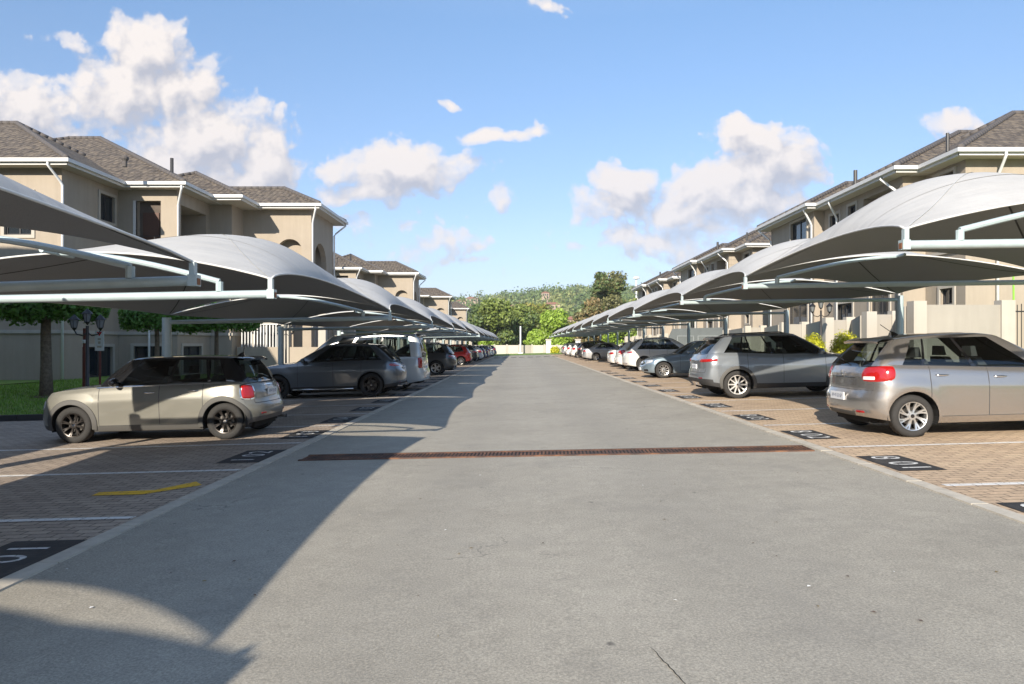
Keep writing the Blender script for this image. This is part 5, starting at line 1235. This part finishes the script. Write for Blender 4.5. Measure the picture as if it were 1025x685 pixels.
    for ex in S.get('exhaust', []):
        mb = MB(); mb.lathe([(.036, 0), (.04, .1)], 'chrome', 14, 'y'); e = MB(); e.tube([(Lc-.18, ex, sill+.07), (Lc-.02, ex, sill+.07)], .037, 'chrome', 14, caps=False); e.tube([(Lc-.16, ex, sill+.07), (Lc-.05, ex, sill+.07)], .030, 'underbody', 12); e.build('exhaust_pipe', root, smooth=True, autos=40)
    if S.get('spoiler'):
        dx, hz2, m_ = S['spoiler']; zsp = zr(xt1)+.012; mb = MB(); w = Wt*.93
        rows = []
        for j in range(9):
            y = -w + 2*w*j/8; cur = .05*(1-(y/w)**2); rows.append([(xt1-.22, y*.96, zsp+.012+cur*.5), (xt1+dx*.5+cur, y, zsp+.004+cur*.5), (xt1+dx+cur, y*1.0, zsp-.025+cur*.3), (xt1+dx*.9+cur, y, zsp-.055+cur*.3), (xt1-.05, y*.98, zsp-.05)])
        mb.grid(rows, m_); mb.build('roof_spoiler', root, smooth=True, autos=40)
    if S.get('rails'):
        for sd in (1, -1):
            mb = MB(); pts = []
            for j in range(13):
                u = j/12; x = xt0+.35+(xt1-.3-xt0-.35)*u; hz3 = .035*(1 if 0 < j < 12 else .2); pts.append((x, sd*(Wt-.07), zr(x)+.018+hz3))
            mb.tube(pts, .016, S['rails'], 6); mb.build('roof_rail', root, smooth=True)
    if S.get('aerial'):
        ax, al, bk = S['aerial']; mb = MB(); z = zr(ax)+.05; mb.hexa([(ax-.08, -.03, z-.02), (ax+.06, -.03, z-.02), (ax+.06, .03, z-.02), (ax-.08, .03, z-.02), (ax+.0, -.008, z+.04), (ax+.05, -.008, z+.05), (ax+.05, .008, z+.05), (ax+.0, .008, z+.04)], 'gloss_black'); mb.tube([(ax+.03, 0, z+.03), (ax+.03+bk, 0, z+.03+al)], .006, 'gloss_black', 5); mb.build('aerial', root)
    if S.get('wiper'):
        mb = MB(); zz_ = zt(Lc-.2)+.06; xx = xb1-.0; mb.tube([(xx+.02, .0, zz_), (xx+.0, -.2, zz_+.05), (xx-.02, -.38, zz_+.07)], .01, 'gloss_black', 5); mb.build('wiper', root)
    if S.get('belt_trim'):
        for sd in (1, -1):
            mb = MB(); rows = [[], [], []]
            for j in range(25):
                x = doors[0]-.05+(doors[-1]+.35-doors[0])*j/24; p = surf(s_of_x(x), zt(x)-.012, sd, 0)
                for k_, (dy, dz_) in enumerate(((.002, -.012), (.008, 0), (-.01, .014))): rows[k_].append((p.x, p.y+sd*dy, p.z+dz_))
            mb.grid(rows, S['belt_trim']); mb.build('waistline_trim', root, smooth=True, autos=40)
    if S.get('side_strip'):
        z_, m_ = S['side_strip']
        for sd in (1, -1):
            mb = MB(); x0, x1 = xw[0]+Ra+.03, xw[1]-Ra-.03; rows = [[], [], [], []]
            for j in range(17):
                x = x0+(x1-x0)*j/16
                for k_, (dz_, of) in enumerate(((-.045, .0), (-.035, .018), (.03, .018), (.045, .0))): rows[k_].append(surf(s_of_x(x), z_+dz_, sd, of))
            mb.grid(rows, m_); mb.build('side_moulding', root, smooth=True, autos=40)
    for fn in S.get('extra', []): fn(root, surf, tot, zt, zr, s_of_x, MB)
    # recentre: shift the children so that the Empty is at the ground below the centre
    for ch in root.children: ch.location.x -= Lc/2
    return root
def put(car, xtail, ynear, Wd, Lc, facing, kind=None, **tags):
    """facing -1: nose to -X (tail at xtail, nose further left); +1: nose to +X; ynear = near side of the body"""
    s = facing; xc = xtail + s*Lc/2; yc = ynear + Wd/2
    car.location = (xc, yc, gz(xc)); car.rotation_euler = (0, -math.atan(.026)*(1), 0)
    if s > 0: car.rotation_euler = (0, math.atan(.026), PI)
    tag(car, **tags)
FOH = [(0, .10), (.18, .03), (.35, 0), (.6, .02), (.8, .06), (1, .18)]
HATCH_RO = [(0, .10), (.15, .02), (.3, 0), (.42, .02), (.5, .05), (.8, .07), (1, .12)]
def badge_ring(root, surf, tot, zt, zr, sx, MB_): pass
# --- grey-beige five-door hatch with black roof
MINI = dict(L=3.98, W=1.73, r=.31, xw=[.80, 3.365], paint='paint_greybeige', sill=.19, belt=[(0, .64), (.10, .78), (.35, .86), (.9, .915), (1.2, .935), (2, .955), (3.3, .975), (3.75, .965), (3.98, .93)],
    fo=[(0, .09), (.2, .02), (.38, 0), (.6, .015), (.8, .05), (1, .16)], ro=[(0, .16), (.18, .04), (.38, 0), (.5, .015), (.6, .06), (.8, .10), (1, .17)],
    roof=[(1.5, 1.375), (1.9, 1.395), (2.6, 1.395), (3.3, 1.375), (3.6, 1.35)], gb=(1.10, 3.80), gt=(1.60, 3.52), wb=.875, wt=.70, gcf=.26, gcr=.30, cf=.60, cr=.52, pf=2.3, pr=2.7, doors=[1.26, 2.28, 3.02], side_glass=[(.08, .47), (.50, .80), (.825, .95)],
    roofm='gloss_black', pillar='gloss_black', cpillar='gloss_black', apillar='gloss_black', clad='plastic_grey', flare='plastic_grey', handlem='chrome', belt_trim='chrome', mirror='gloss_black', rim=('alloy_dark', (8, .030, .022, 0, .10)), cap='chrome', rimf=.66,
    lights=[('taillight', (.60, .93, .635, .955, 'chrome'), dict(off=.006, rnd_=.55)), ('taillight', (.628, .902, .665, .925, 'tail_red'), dict(off=.016, rnd_=.5)), ('reflector', (.42, .58, .40, .43, 'tail_red'), dict(off=.006, rnd_=.3)), ('headlight', (.50, .86, .56, .74, 'lamp_clear'), dict(rear=False, rnd_=1)), ],
    centre=[('grille', (.42, .42, .62, 'gloss_black'), dict(rear=False)), ('tailgate_trim', (.30, .875, .905, 'chrome'), {})], plates=[('r', .77, .44, .12), ('f', .40, .44, .11)], tg=(.46, .60), exhaust=[.5], spoiler=(.10, 0, 'gloss_black'), aerial=(3.35, .16, .05), bump_clad=.30, wiper=True, mirx=.50)
SPOKE = (8, .05, .05, .0, 0)
# --- silver five-door hatch
SIL = dict(L=3.995, W=1.745, r=.305, xw=[.78, 3.30], paint='paint_silver', sill=.20, belt=[(0, .56), (.15, .68), (.5, .80), (1.0, .90), (1.3, .945), (2.2, .985), (3.2, 1.03), (3.7, 1.045), (3.995, 1.02)],
    fo=FOH, ro=[(0, .14), (.12, .05), (.25, 0), (.45, .0), (.52, .04), (.6, .06), (.85, .08), (1, .13)], roof=[(1.75, 1.41), (2.2, 1.455), (2.8, 1.45), (3.5, 1.395), (3.7, 1.375)], gb=(.98, 3.86), gt=(1.78, 3.48), wb=.88, wt=.66, cf=.62, cr=.50, pf=2.3, pr=2.8,
    doors=[1.20, 2.22, 3.05], side_glass=[(.06, .44), (.47, .77), (.79, .91)], roofm='paint_silver', pillar='gloss_black', handlem='chrome', rim=('alloy', (8, .030, .030, .22, .13)), cap='gloss_black', rimf=.69,
    lights=[('taillight', (.52, 1.06, .79, 1.02, 'tail_red'), dict(off=.014, rnd_=.5, skew=.025, taper=-.05)), ('reversing_light', (.56, .78, .825, .885, 'tail_white'), dict(off=.019, rnd_=.3)), ('reflector', (.47, .64, .345, .38, 'tail_red'), dict(off=.006, rnd_=.3)), ('headlight', (.46, 1.0, .60, .70, 'lamp_clear'), dict(rear=False, rnd_=.7, skew=.07))],
    centre=[('plate_recess', (.32, .48, .66, 'paint_silver'), dict(off=-.002)), ('grille', (.45, .38, .58, 'gloss_black'), dict(rear=False)), ('lower_trim', (.46, .285, .36, 'plastic_grey'), dict(off=.004)), ('tailgate_trim', (.40, .845, .862, 'gloss_black'), dict(off=.006))], plates=[('r', .57, .44, .115), ('f', .4, .44, .11)], tg=(.50, .68), spoiler=(.16, 0, 'paint_silver'), aerial=(3.1, .13, .30*.6), wiper=True)
# --- blue-grey crossover
SUVB = dict(L=4.46, W=1.825, r=.345, xw=[.92, 3.56], paint='paint_bluegrey', sill=.26, belt=[(0, .72), (.12, .86), (.5, .97), (1.1, 1.04), (1.6, 1.06), (2.6, 1.085), (3.8, 1.14), (4.2, 1.14), (4.46, 1.10)],
    fo=FOH, ro=[(0, .18), (.15, .06), (.3, 0), (.48, .02), (.6, .06), (.8, .06), (1, .16)], roof=[(1.8, 1.53), (2.3, 1.575), (3.2, 1.565), (3.9, 1.51), (4.1, 1.48)], gb=(1.12, 4.30), gt=(1.92, 3.88), wb=.88, wt=.67, doors=[1.38, 2.42, 3.30], side_glass=[(.07, .45), (.475, .76), (.785, .93)],
    clad='plastic_dark', flare='plastic_grey', rim=('alloy_pale', (10, .038, .034, .0, 0)), rimf=.70, bump_clad=.50, rails='gloss_black', apillar='gloss_black', roofm='paint_bluegrey', pillar='gloss_black',
    lights=[('taillight', (.46, 1.10, .90, 1.0, 'tail_red'), dict(off=.014, rnd_=.35, skew=.02, taper=.35)), ('reflector', (.5, .7, .50, .54, 'tail_dark_red'), dict(off=.004, rnd_=.3)), ('headlight', (.5, 1.05, .80, .90, 'lamp_clear'), dict(rear=False, rnd_=.5, skew=.03))],
    centre=[('grille', (.5, .45, .75, 'gloss_black'), dict(rear=False)), ('skid_plate', (.4, .30, .42, 'chrome'), dict(off=.004)), ('tailgate_trim', (.42, .93, .96, 'gloss_black'), {})], plates=[('r', .80, .44, .115), ('f', .45, .44, .11)], spoiler=(.16, 0, 'paint_bluegrey'), wiper=True, tg=(.5, .66))
def variant(base, **k): d = dict(base); d.update(k); return d
# --- dark slate premium crossover
SUVD = dict(L=4.66, W=1.89, r=.36, xw=[.86, 3.73], paint='paint_slate', sill=.24, belt=[(0, .72), (.12, .88), (.5, .99), (1.2, 1.06), (1.7, 1.09), (2.8, 1.11), (3.8, 1.12), (4.4, 1.10), (4.66, 1.04)],
    fo=FOH, ro=[(0, .15), (.15, .04), (.3, 0), (.55, .0), (.7, .04), (.85, .10), (1, .22)], roof=[(2.0, 1.56), (2.5, 1.605), (3.3, 1.60), (4.0, 1.54), (4.2, 1.50)], gb=(1.30, 4.45), gt=(2.18, 3.90), wb=.88, wt=.66, pr=2.4, cr=.5, doors=[1.50, 2.58, 3.44], side_glass=[(.07, .44), (.465, .75), (.775, .95)],
    rim=('alloy_dark', (5, .06, .035, .0, .22)), cap='chrome', rimf=.70, rails='gloss_black', pillar='gloss_black', clad='plastic_dark',
    lights=[('taillight', (.42, 1.02, .90, .99, 'tail_red'), dict(off=.010, rnd_=.8, skew=.02)), ('reflector', (.5, .66, .40, .43, 'tail_dark_red'), dict(off=.004, rnd_=.3)), ('headlight', (.5, 1.1, .82, .93, 'lamp_clear'), dict(rear=False, rnd_=.8, skew=.03))],
    centre=[('grille', (.42, .5, .80, 'gloss_black'), dict(rear=False)), ('bumper_trim', (.62, .30, .35, 'chrome'), dict(off=.006)), ('tailgate_trim', (.40, .93, .95, 'chrome'), dict())], plates=[('r', .84, .44, .12), ('f', .45, .44, .11)], exhaust=[.55, -.55], spoiler=(.10, 0, 'paint_slate'), wiper=True,
    extra=[lambda root, surf, tot, zt, zr, sx, MB_: [ (lambda mb: (mb.tube([surf(sx(x), .285, sd, .03) for x in (1.35, 2.0, 2.7, 3.2)], .028, 'chrome', 8), mb.build('side_step', root, smooth=True)))(MB_()) for sd in (1, -1)]])
# --- white people carrier
VAN = dict(L=4.95, W=1.90, r=.335, xw=[.92, 3.95], paint='paint_silverwhite', sill=.24, belt=[(0, .80), (.12, .94), (.5, 1.06), (.9, 1.13), (1.5, 1.16), (3, 1.17), (4.6, 1.17), (4.95, 1.14)],
    fo=FOH, ro=[(0, .10), (.1, .02), (.2, 0), (.45, .0), (.5, .05), (.8, .06), (1, .08)], roof=[(1.5, 1.87), (2.0, 1.93), (3.5, 1.935), (4.6, 1.92), (4.8, 1.90)], gb=(.75, 4.90), gt=(1.65, 4.72), wb=.93, wt=.80, cr=.28, pr=4, gcr=.16, doors=[1.15, 2.15, 3.35], side_glass=[(.10, .27), (.30, .60), (.62, .93)],
    rim=('alloy', (5, .08, .05, .0, 0)), rimf=.66, pillar='gloss_black', lights=[('taillight', (.74, .99, .74, 1.14, 'tail_red'), dict(off=.008, rnd_=.25)), ('reflector', (.55, .72, .42, .46, 'tail_red'), dict(off=.004, rnd_=.3)), ('headlight', (.5, 1.0, .80, .95, 'lamp_clear'), dict(rear=False, rnd_=.5))],
    centre=[('grille', (.5, .6, .75, 'gloss_black'), dict(rear=False))], plates=[('r', .78, .44, .12), ('f', .45, .44, .11)], spoiler=(.10, 0, 'paint_silverwhite'), tg=(.47, .5), wiper=True, mirx=.5)
# --- saloon
SAL = dict(L=4.69, W=1.81, r=.32, xw=[.79, 3.63], paint='paint_bluesilver', sill=.19, belt=[(0, .58), (.12, .70), (.5, .80), (1.2, .90), (1.6, .935), (2.6, .965), (3.6, .98), (4.3, 1.0), (4.55, .985), (4.69, .93)],
    fo=FOH, ro=[(0, .12), (.2, .03), (.4, 0), (.7, .01), (.9, .03), (1, .08)], roof=[(2.0, 1.37), (2.5, 1.415), (3.1, 1.405), (3.5, 1.36)], gb=(1.38, 4.22), gt=(2.15, 3.38), wb=.88, wt=.62, doors=[1.45, 2.48, 3.33], side_glass=[(.08, .45), (.475, .76), (.78, .90)], rim=('alloy', (10, .035, .03, .0, 0)), rimf=.66,
    lights=[('taillight', (.42, .98, .74, .88, 'tail_red'), dict(off=.008, rnd_=.5, skew=.02)), ('headlight', (.36, .98, .56, .70, 'lamp_clear'), dict(off=.012, rear=False, rnd_=.75, skew=.06)), ('air_intake', (.50, .80, .27, .38, 'gloss_black'), dict(off=.004, rear=False, rnd_=.4))],
    centre=[('grille', (.36, .42, .64, 'gloss_black'), dict(rear=False, off=.006)), ('lower_grille', (.38, .25, .33, 'gloss_black'), dict(rear=False, off=.004))], plates=[('f', .38, .44, .11), ('r', .62, .44, .11)], handlem='chrome', tg=(.45, .55))
def emblem(root, mk, x, z, nm='emblem'):
    pass
cars = []
c = build_car('hatchback_car', MINI, 1); put(c, -4.38, 11.78, 1.73, 3.98, -1, label='grey-beige five-door hatchback with black roof and dark wheels, nearest on the left', cat='car', group='cars in the left row')
c = build_car('hatchback_car', SIL, 2); put(c, 4.94, 9.98, 1.745, 3.995, 1, label='silver hatchback with red wraparound taillights, nearest on the right', cat='car', group='cars in the right row')
# round emblem with a bent mark on the silver tailgate, shut line and rear badge
def rear_badge(car, S, z, txt, size, m='chrome', y=0, nm='emblem'):
    t_ = text_mesh(txt, size, nm, m, car, .004); ro_ = herm(S['ro']); zt_ = herm(S['belt'])(S['L']); sill = S['sill']; xx = S['L'] - ro_((z-sill)/(zt_-sill)) - (.03*(abs(y)/.5)**2) + .012
    t_.location = (xx - S['L']/2, y, z); t_.rotation_euler = (R(90), 0, R(90)); return t_
rear_badge(c, SIL, .90, 'S', .13); 
c = build_car('crossover_car', SUVB, 3); put(c, 4.48, 17.25, 1.825, 4.46, 1, label='blue-grey crossover with dark wheel arches and pale ten-spoke wheels on the right', cat='car', group='cars in the right row')
c = build_car('crossover_car', SUVD, 4); put(c, -3.62, 21.3, 1.89, 4.66, -1, label='dark slate crossover with five-spoke dark wheels beside the white people carrier', cat='car', group='cars in the left row')
c = build_car('people_carrier', VAN, 5); put(c, -3.28, 24.0, 1.90, 4.95, -1, label='tall silvery white people carrier behind the dark slate crossover', cat='van', group='cars in the left row')
Q = variant(SUVD, L=4.75, paint='paint_graphite', spoiler=(.10, 0, 'paint_graphite'), rim=('alloy', (5, .06, .035, .0, .22)), belt=[(0, .78), (.12, .94), (.5, 1.04), (1.2, 1.11), (1.7, 1.14), (2.8, 1.15), (3.8, 1.16), (4.4, 1.15), (4.75, 1.06)], roof=[(2.0, 1.60), (2.5, 1.66), (3.5, 1.65), (4.1, 1.60), (4.3, 1.56)], gb=(1.30, 4.62), gt=(2.1, 4.2))
c = build_car('crossover_car', Q, 6); put(c, -3.4, 36.6, 1.89, 4.75, -1, label='graphite crossover with bright wheels beyond the white people carrier', cat='car', group='cars in the left row')
def hv(p, **k): return variant(SIL, paint=p, roofm=k.pop('roofm', p), spoiler=(.14, 0, p), **k)
c = build_car('hatchback_car', variant(SUVB, L=4.2, xw=[.85, 3.4], gb=(1.1, 4.05), gt=(1.85, 3.7), doors=[1.3, 2.3, 3.1], paint='paint_red', roofm='paint_red', spoiler=(.14, 0, 'paint_red'), clad=None, flare=None, bump_clad=None, belt=[(0, .66), (.12, .80), (.5, .90), (1.1, .97), (2.6, 1.02), (3.8, 1.06), (4.2, 1.03)], roof=[(1.8, 1.46), (2.3, 1.52), (3.1, 1.51), (3.7, 1.46), (3.9, 1.42)]), 7)
put(c, -3.72, 53.2, 1.82, 4.2, -1, label='bright red hatchback in the left row', cat='car', group='cars in the left row')
def far(kind, spec, x, y, f, lab, grp):
    c = build_car(kind, spec, 8); put(c, x, y, spec['W'], spec['L'], f, label=lab, cat='car', group=grp); return c
gL, gR = 'cars in the left row', 'cars in the right row'
far('crossover_car', variant(SUVB, paint='paint_charcoal', roofm='paint_charcoal', spoiler=(.14, 0, 'paint_charcoal')), -3.55, 58.3, -1, 'charcoal crossover just beyond the red hatchback', gL)
far('hatchback_car', hv('paint_offwhite'), -3.5, 65.6, -1, 'white hatchback beyond the charcoal crossover on the left', gL)
far('hatchback_car', hv('paint_darkblue'), -3.45, 70.4, -1, 'dark blue hatchback beyond the white one on the left', gL)
far('saloon_car', variant(SAL, paint='paint_darkblue'), -3.4, 75.2, -1, 'dark blue saloon among the far cars on the left', gL)
far('hatchback_car', hv('paint_silver2'), -3.4, 82.4, -1, 'silver hatchback among the far cars on the left', gL)
far('saloon_car', variant(SAL, paint='paint_offwhite'), -3.3, 87.2, -1, 'white saloon near the end of the left row', gL)
far('hatchback_car', hv('paint_darkblue'), -3.2, 94.4, -1, 'last dark blue hatchback at the end of the left row', gL)
# right row
c = build_car('saloon_car', SAL, 9); put(c, 4.88+4.69, 27.6, 1.81, 4.69, -1, label='blue-silver saloon with its bonnet towards the road on the right', cat='car', group=gR)
EST = variant(SUVD, L=4.6, paint='paint_offwhite', clad=None, spoiler=(.10, 0, 'paint_offwhite'), rails='chrome', exhaust=[], rim=('alloy', (5, .06, .035, .0, .22)), extra=[], belt=[(0, .68), (.12, .84), (.5, .94), (1.2, 1.0), (1.7, 1.03), (2.8, 1.06), (3.8, 1.09), (4.3, 1.08), (4.6, 1.02)], roof=[(2.0, 1.54), (2.5, 1.60), (3.3, 1.59), (4.0, 1.53), (4.2, 1.49)], gb=(1.30, 4.38), gt=(2.1, 3.85), doors=[1.5, 2.55, 3.4], xw=[.86, 3.68], roofm='paint_silverwhite')
c = build_car('estate_car', EST, 10); put(c, 5.15, 34.2, 1.89, 4.6, 1, label='white estate crossover behind the blue-silver saloon', cat='car', group=gR)
far('hatchback_car', hv('paint_offwhite'), 5.2, 37.6, 1, 'white hatchback beside the white estate crossover', gR)
far('saloon_car', variant(SAL, paint='paint_offwhite', ro=[(0, .12), (.2, .03), (.4, 0), (.7, .01), (.9, .03), (1, .08)]), 5.25, 41.0, 1, 'white saloon with a dark roofline beyond the white hatchback', gR)
far('saloon_car', variant(SAL, paint='paint_silver2'), 5.1, 56.8, 1, 'silver saloon with bright wheels in the middle of the right row', gR)
far('crossover_car', variant(SUVB, paint='paint_black_car', roofm='paint_black_car', spoiler=(.14, 0, 'paint_black_car')), 5.0, 61.6, 1, 'black crossover behind the silver saloon', gR)
far('hatchback_car', hv('paint_offwhite'), 5.0, 69.0, 1, 'white hatchback beyond the black crossover on the right', gR)
far('hatchback_car', hv('paint_offwhite'), 5.0, 76.5, 1, 'farther white hatchback near the end of the right row', gR)
far('hatchback_car', hv('paint_silver2'), 4.95, 84.0, 1, 'last silver hatchback at the end of the right row', gR)
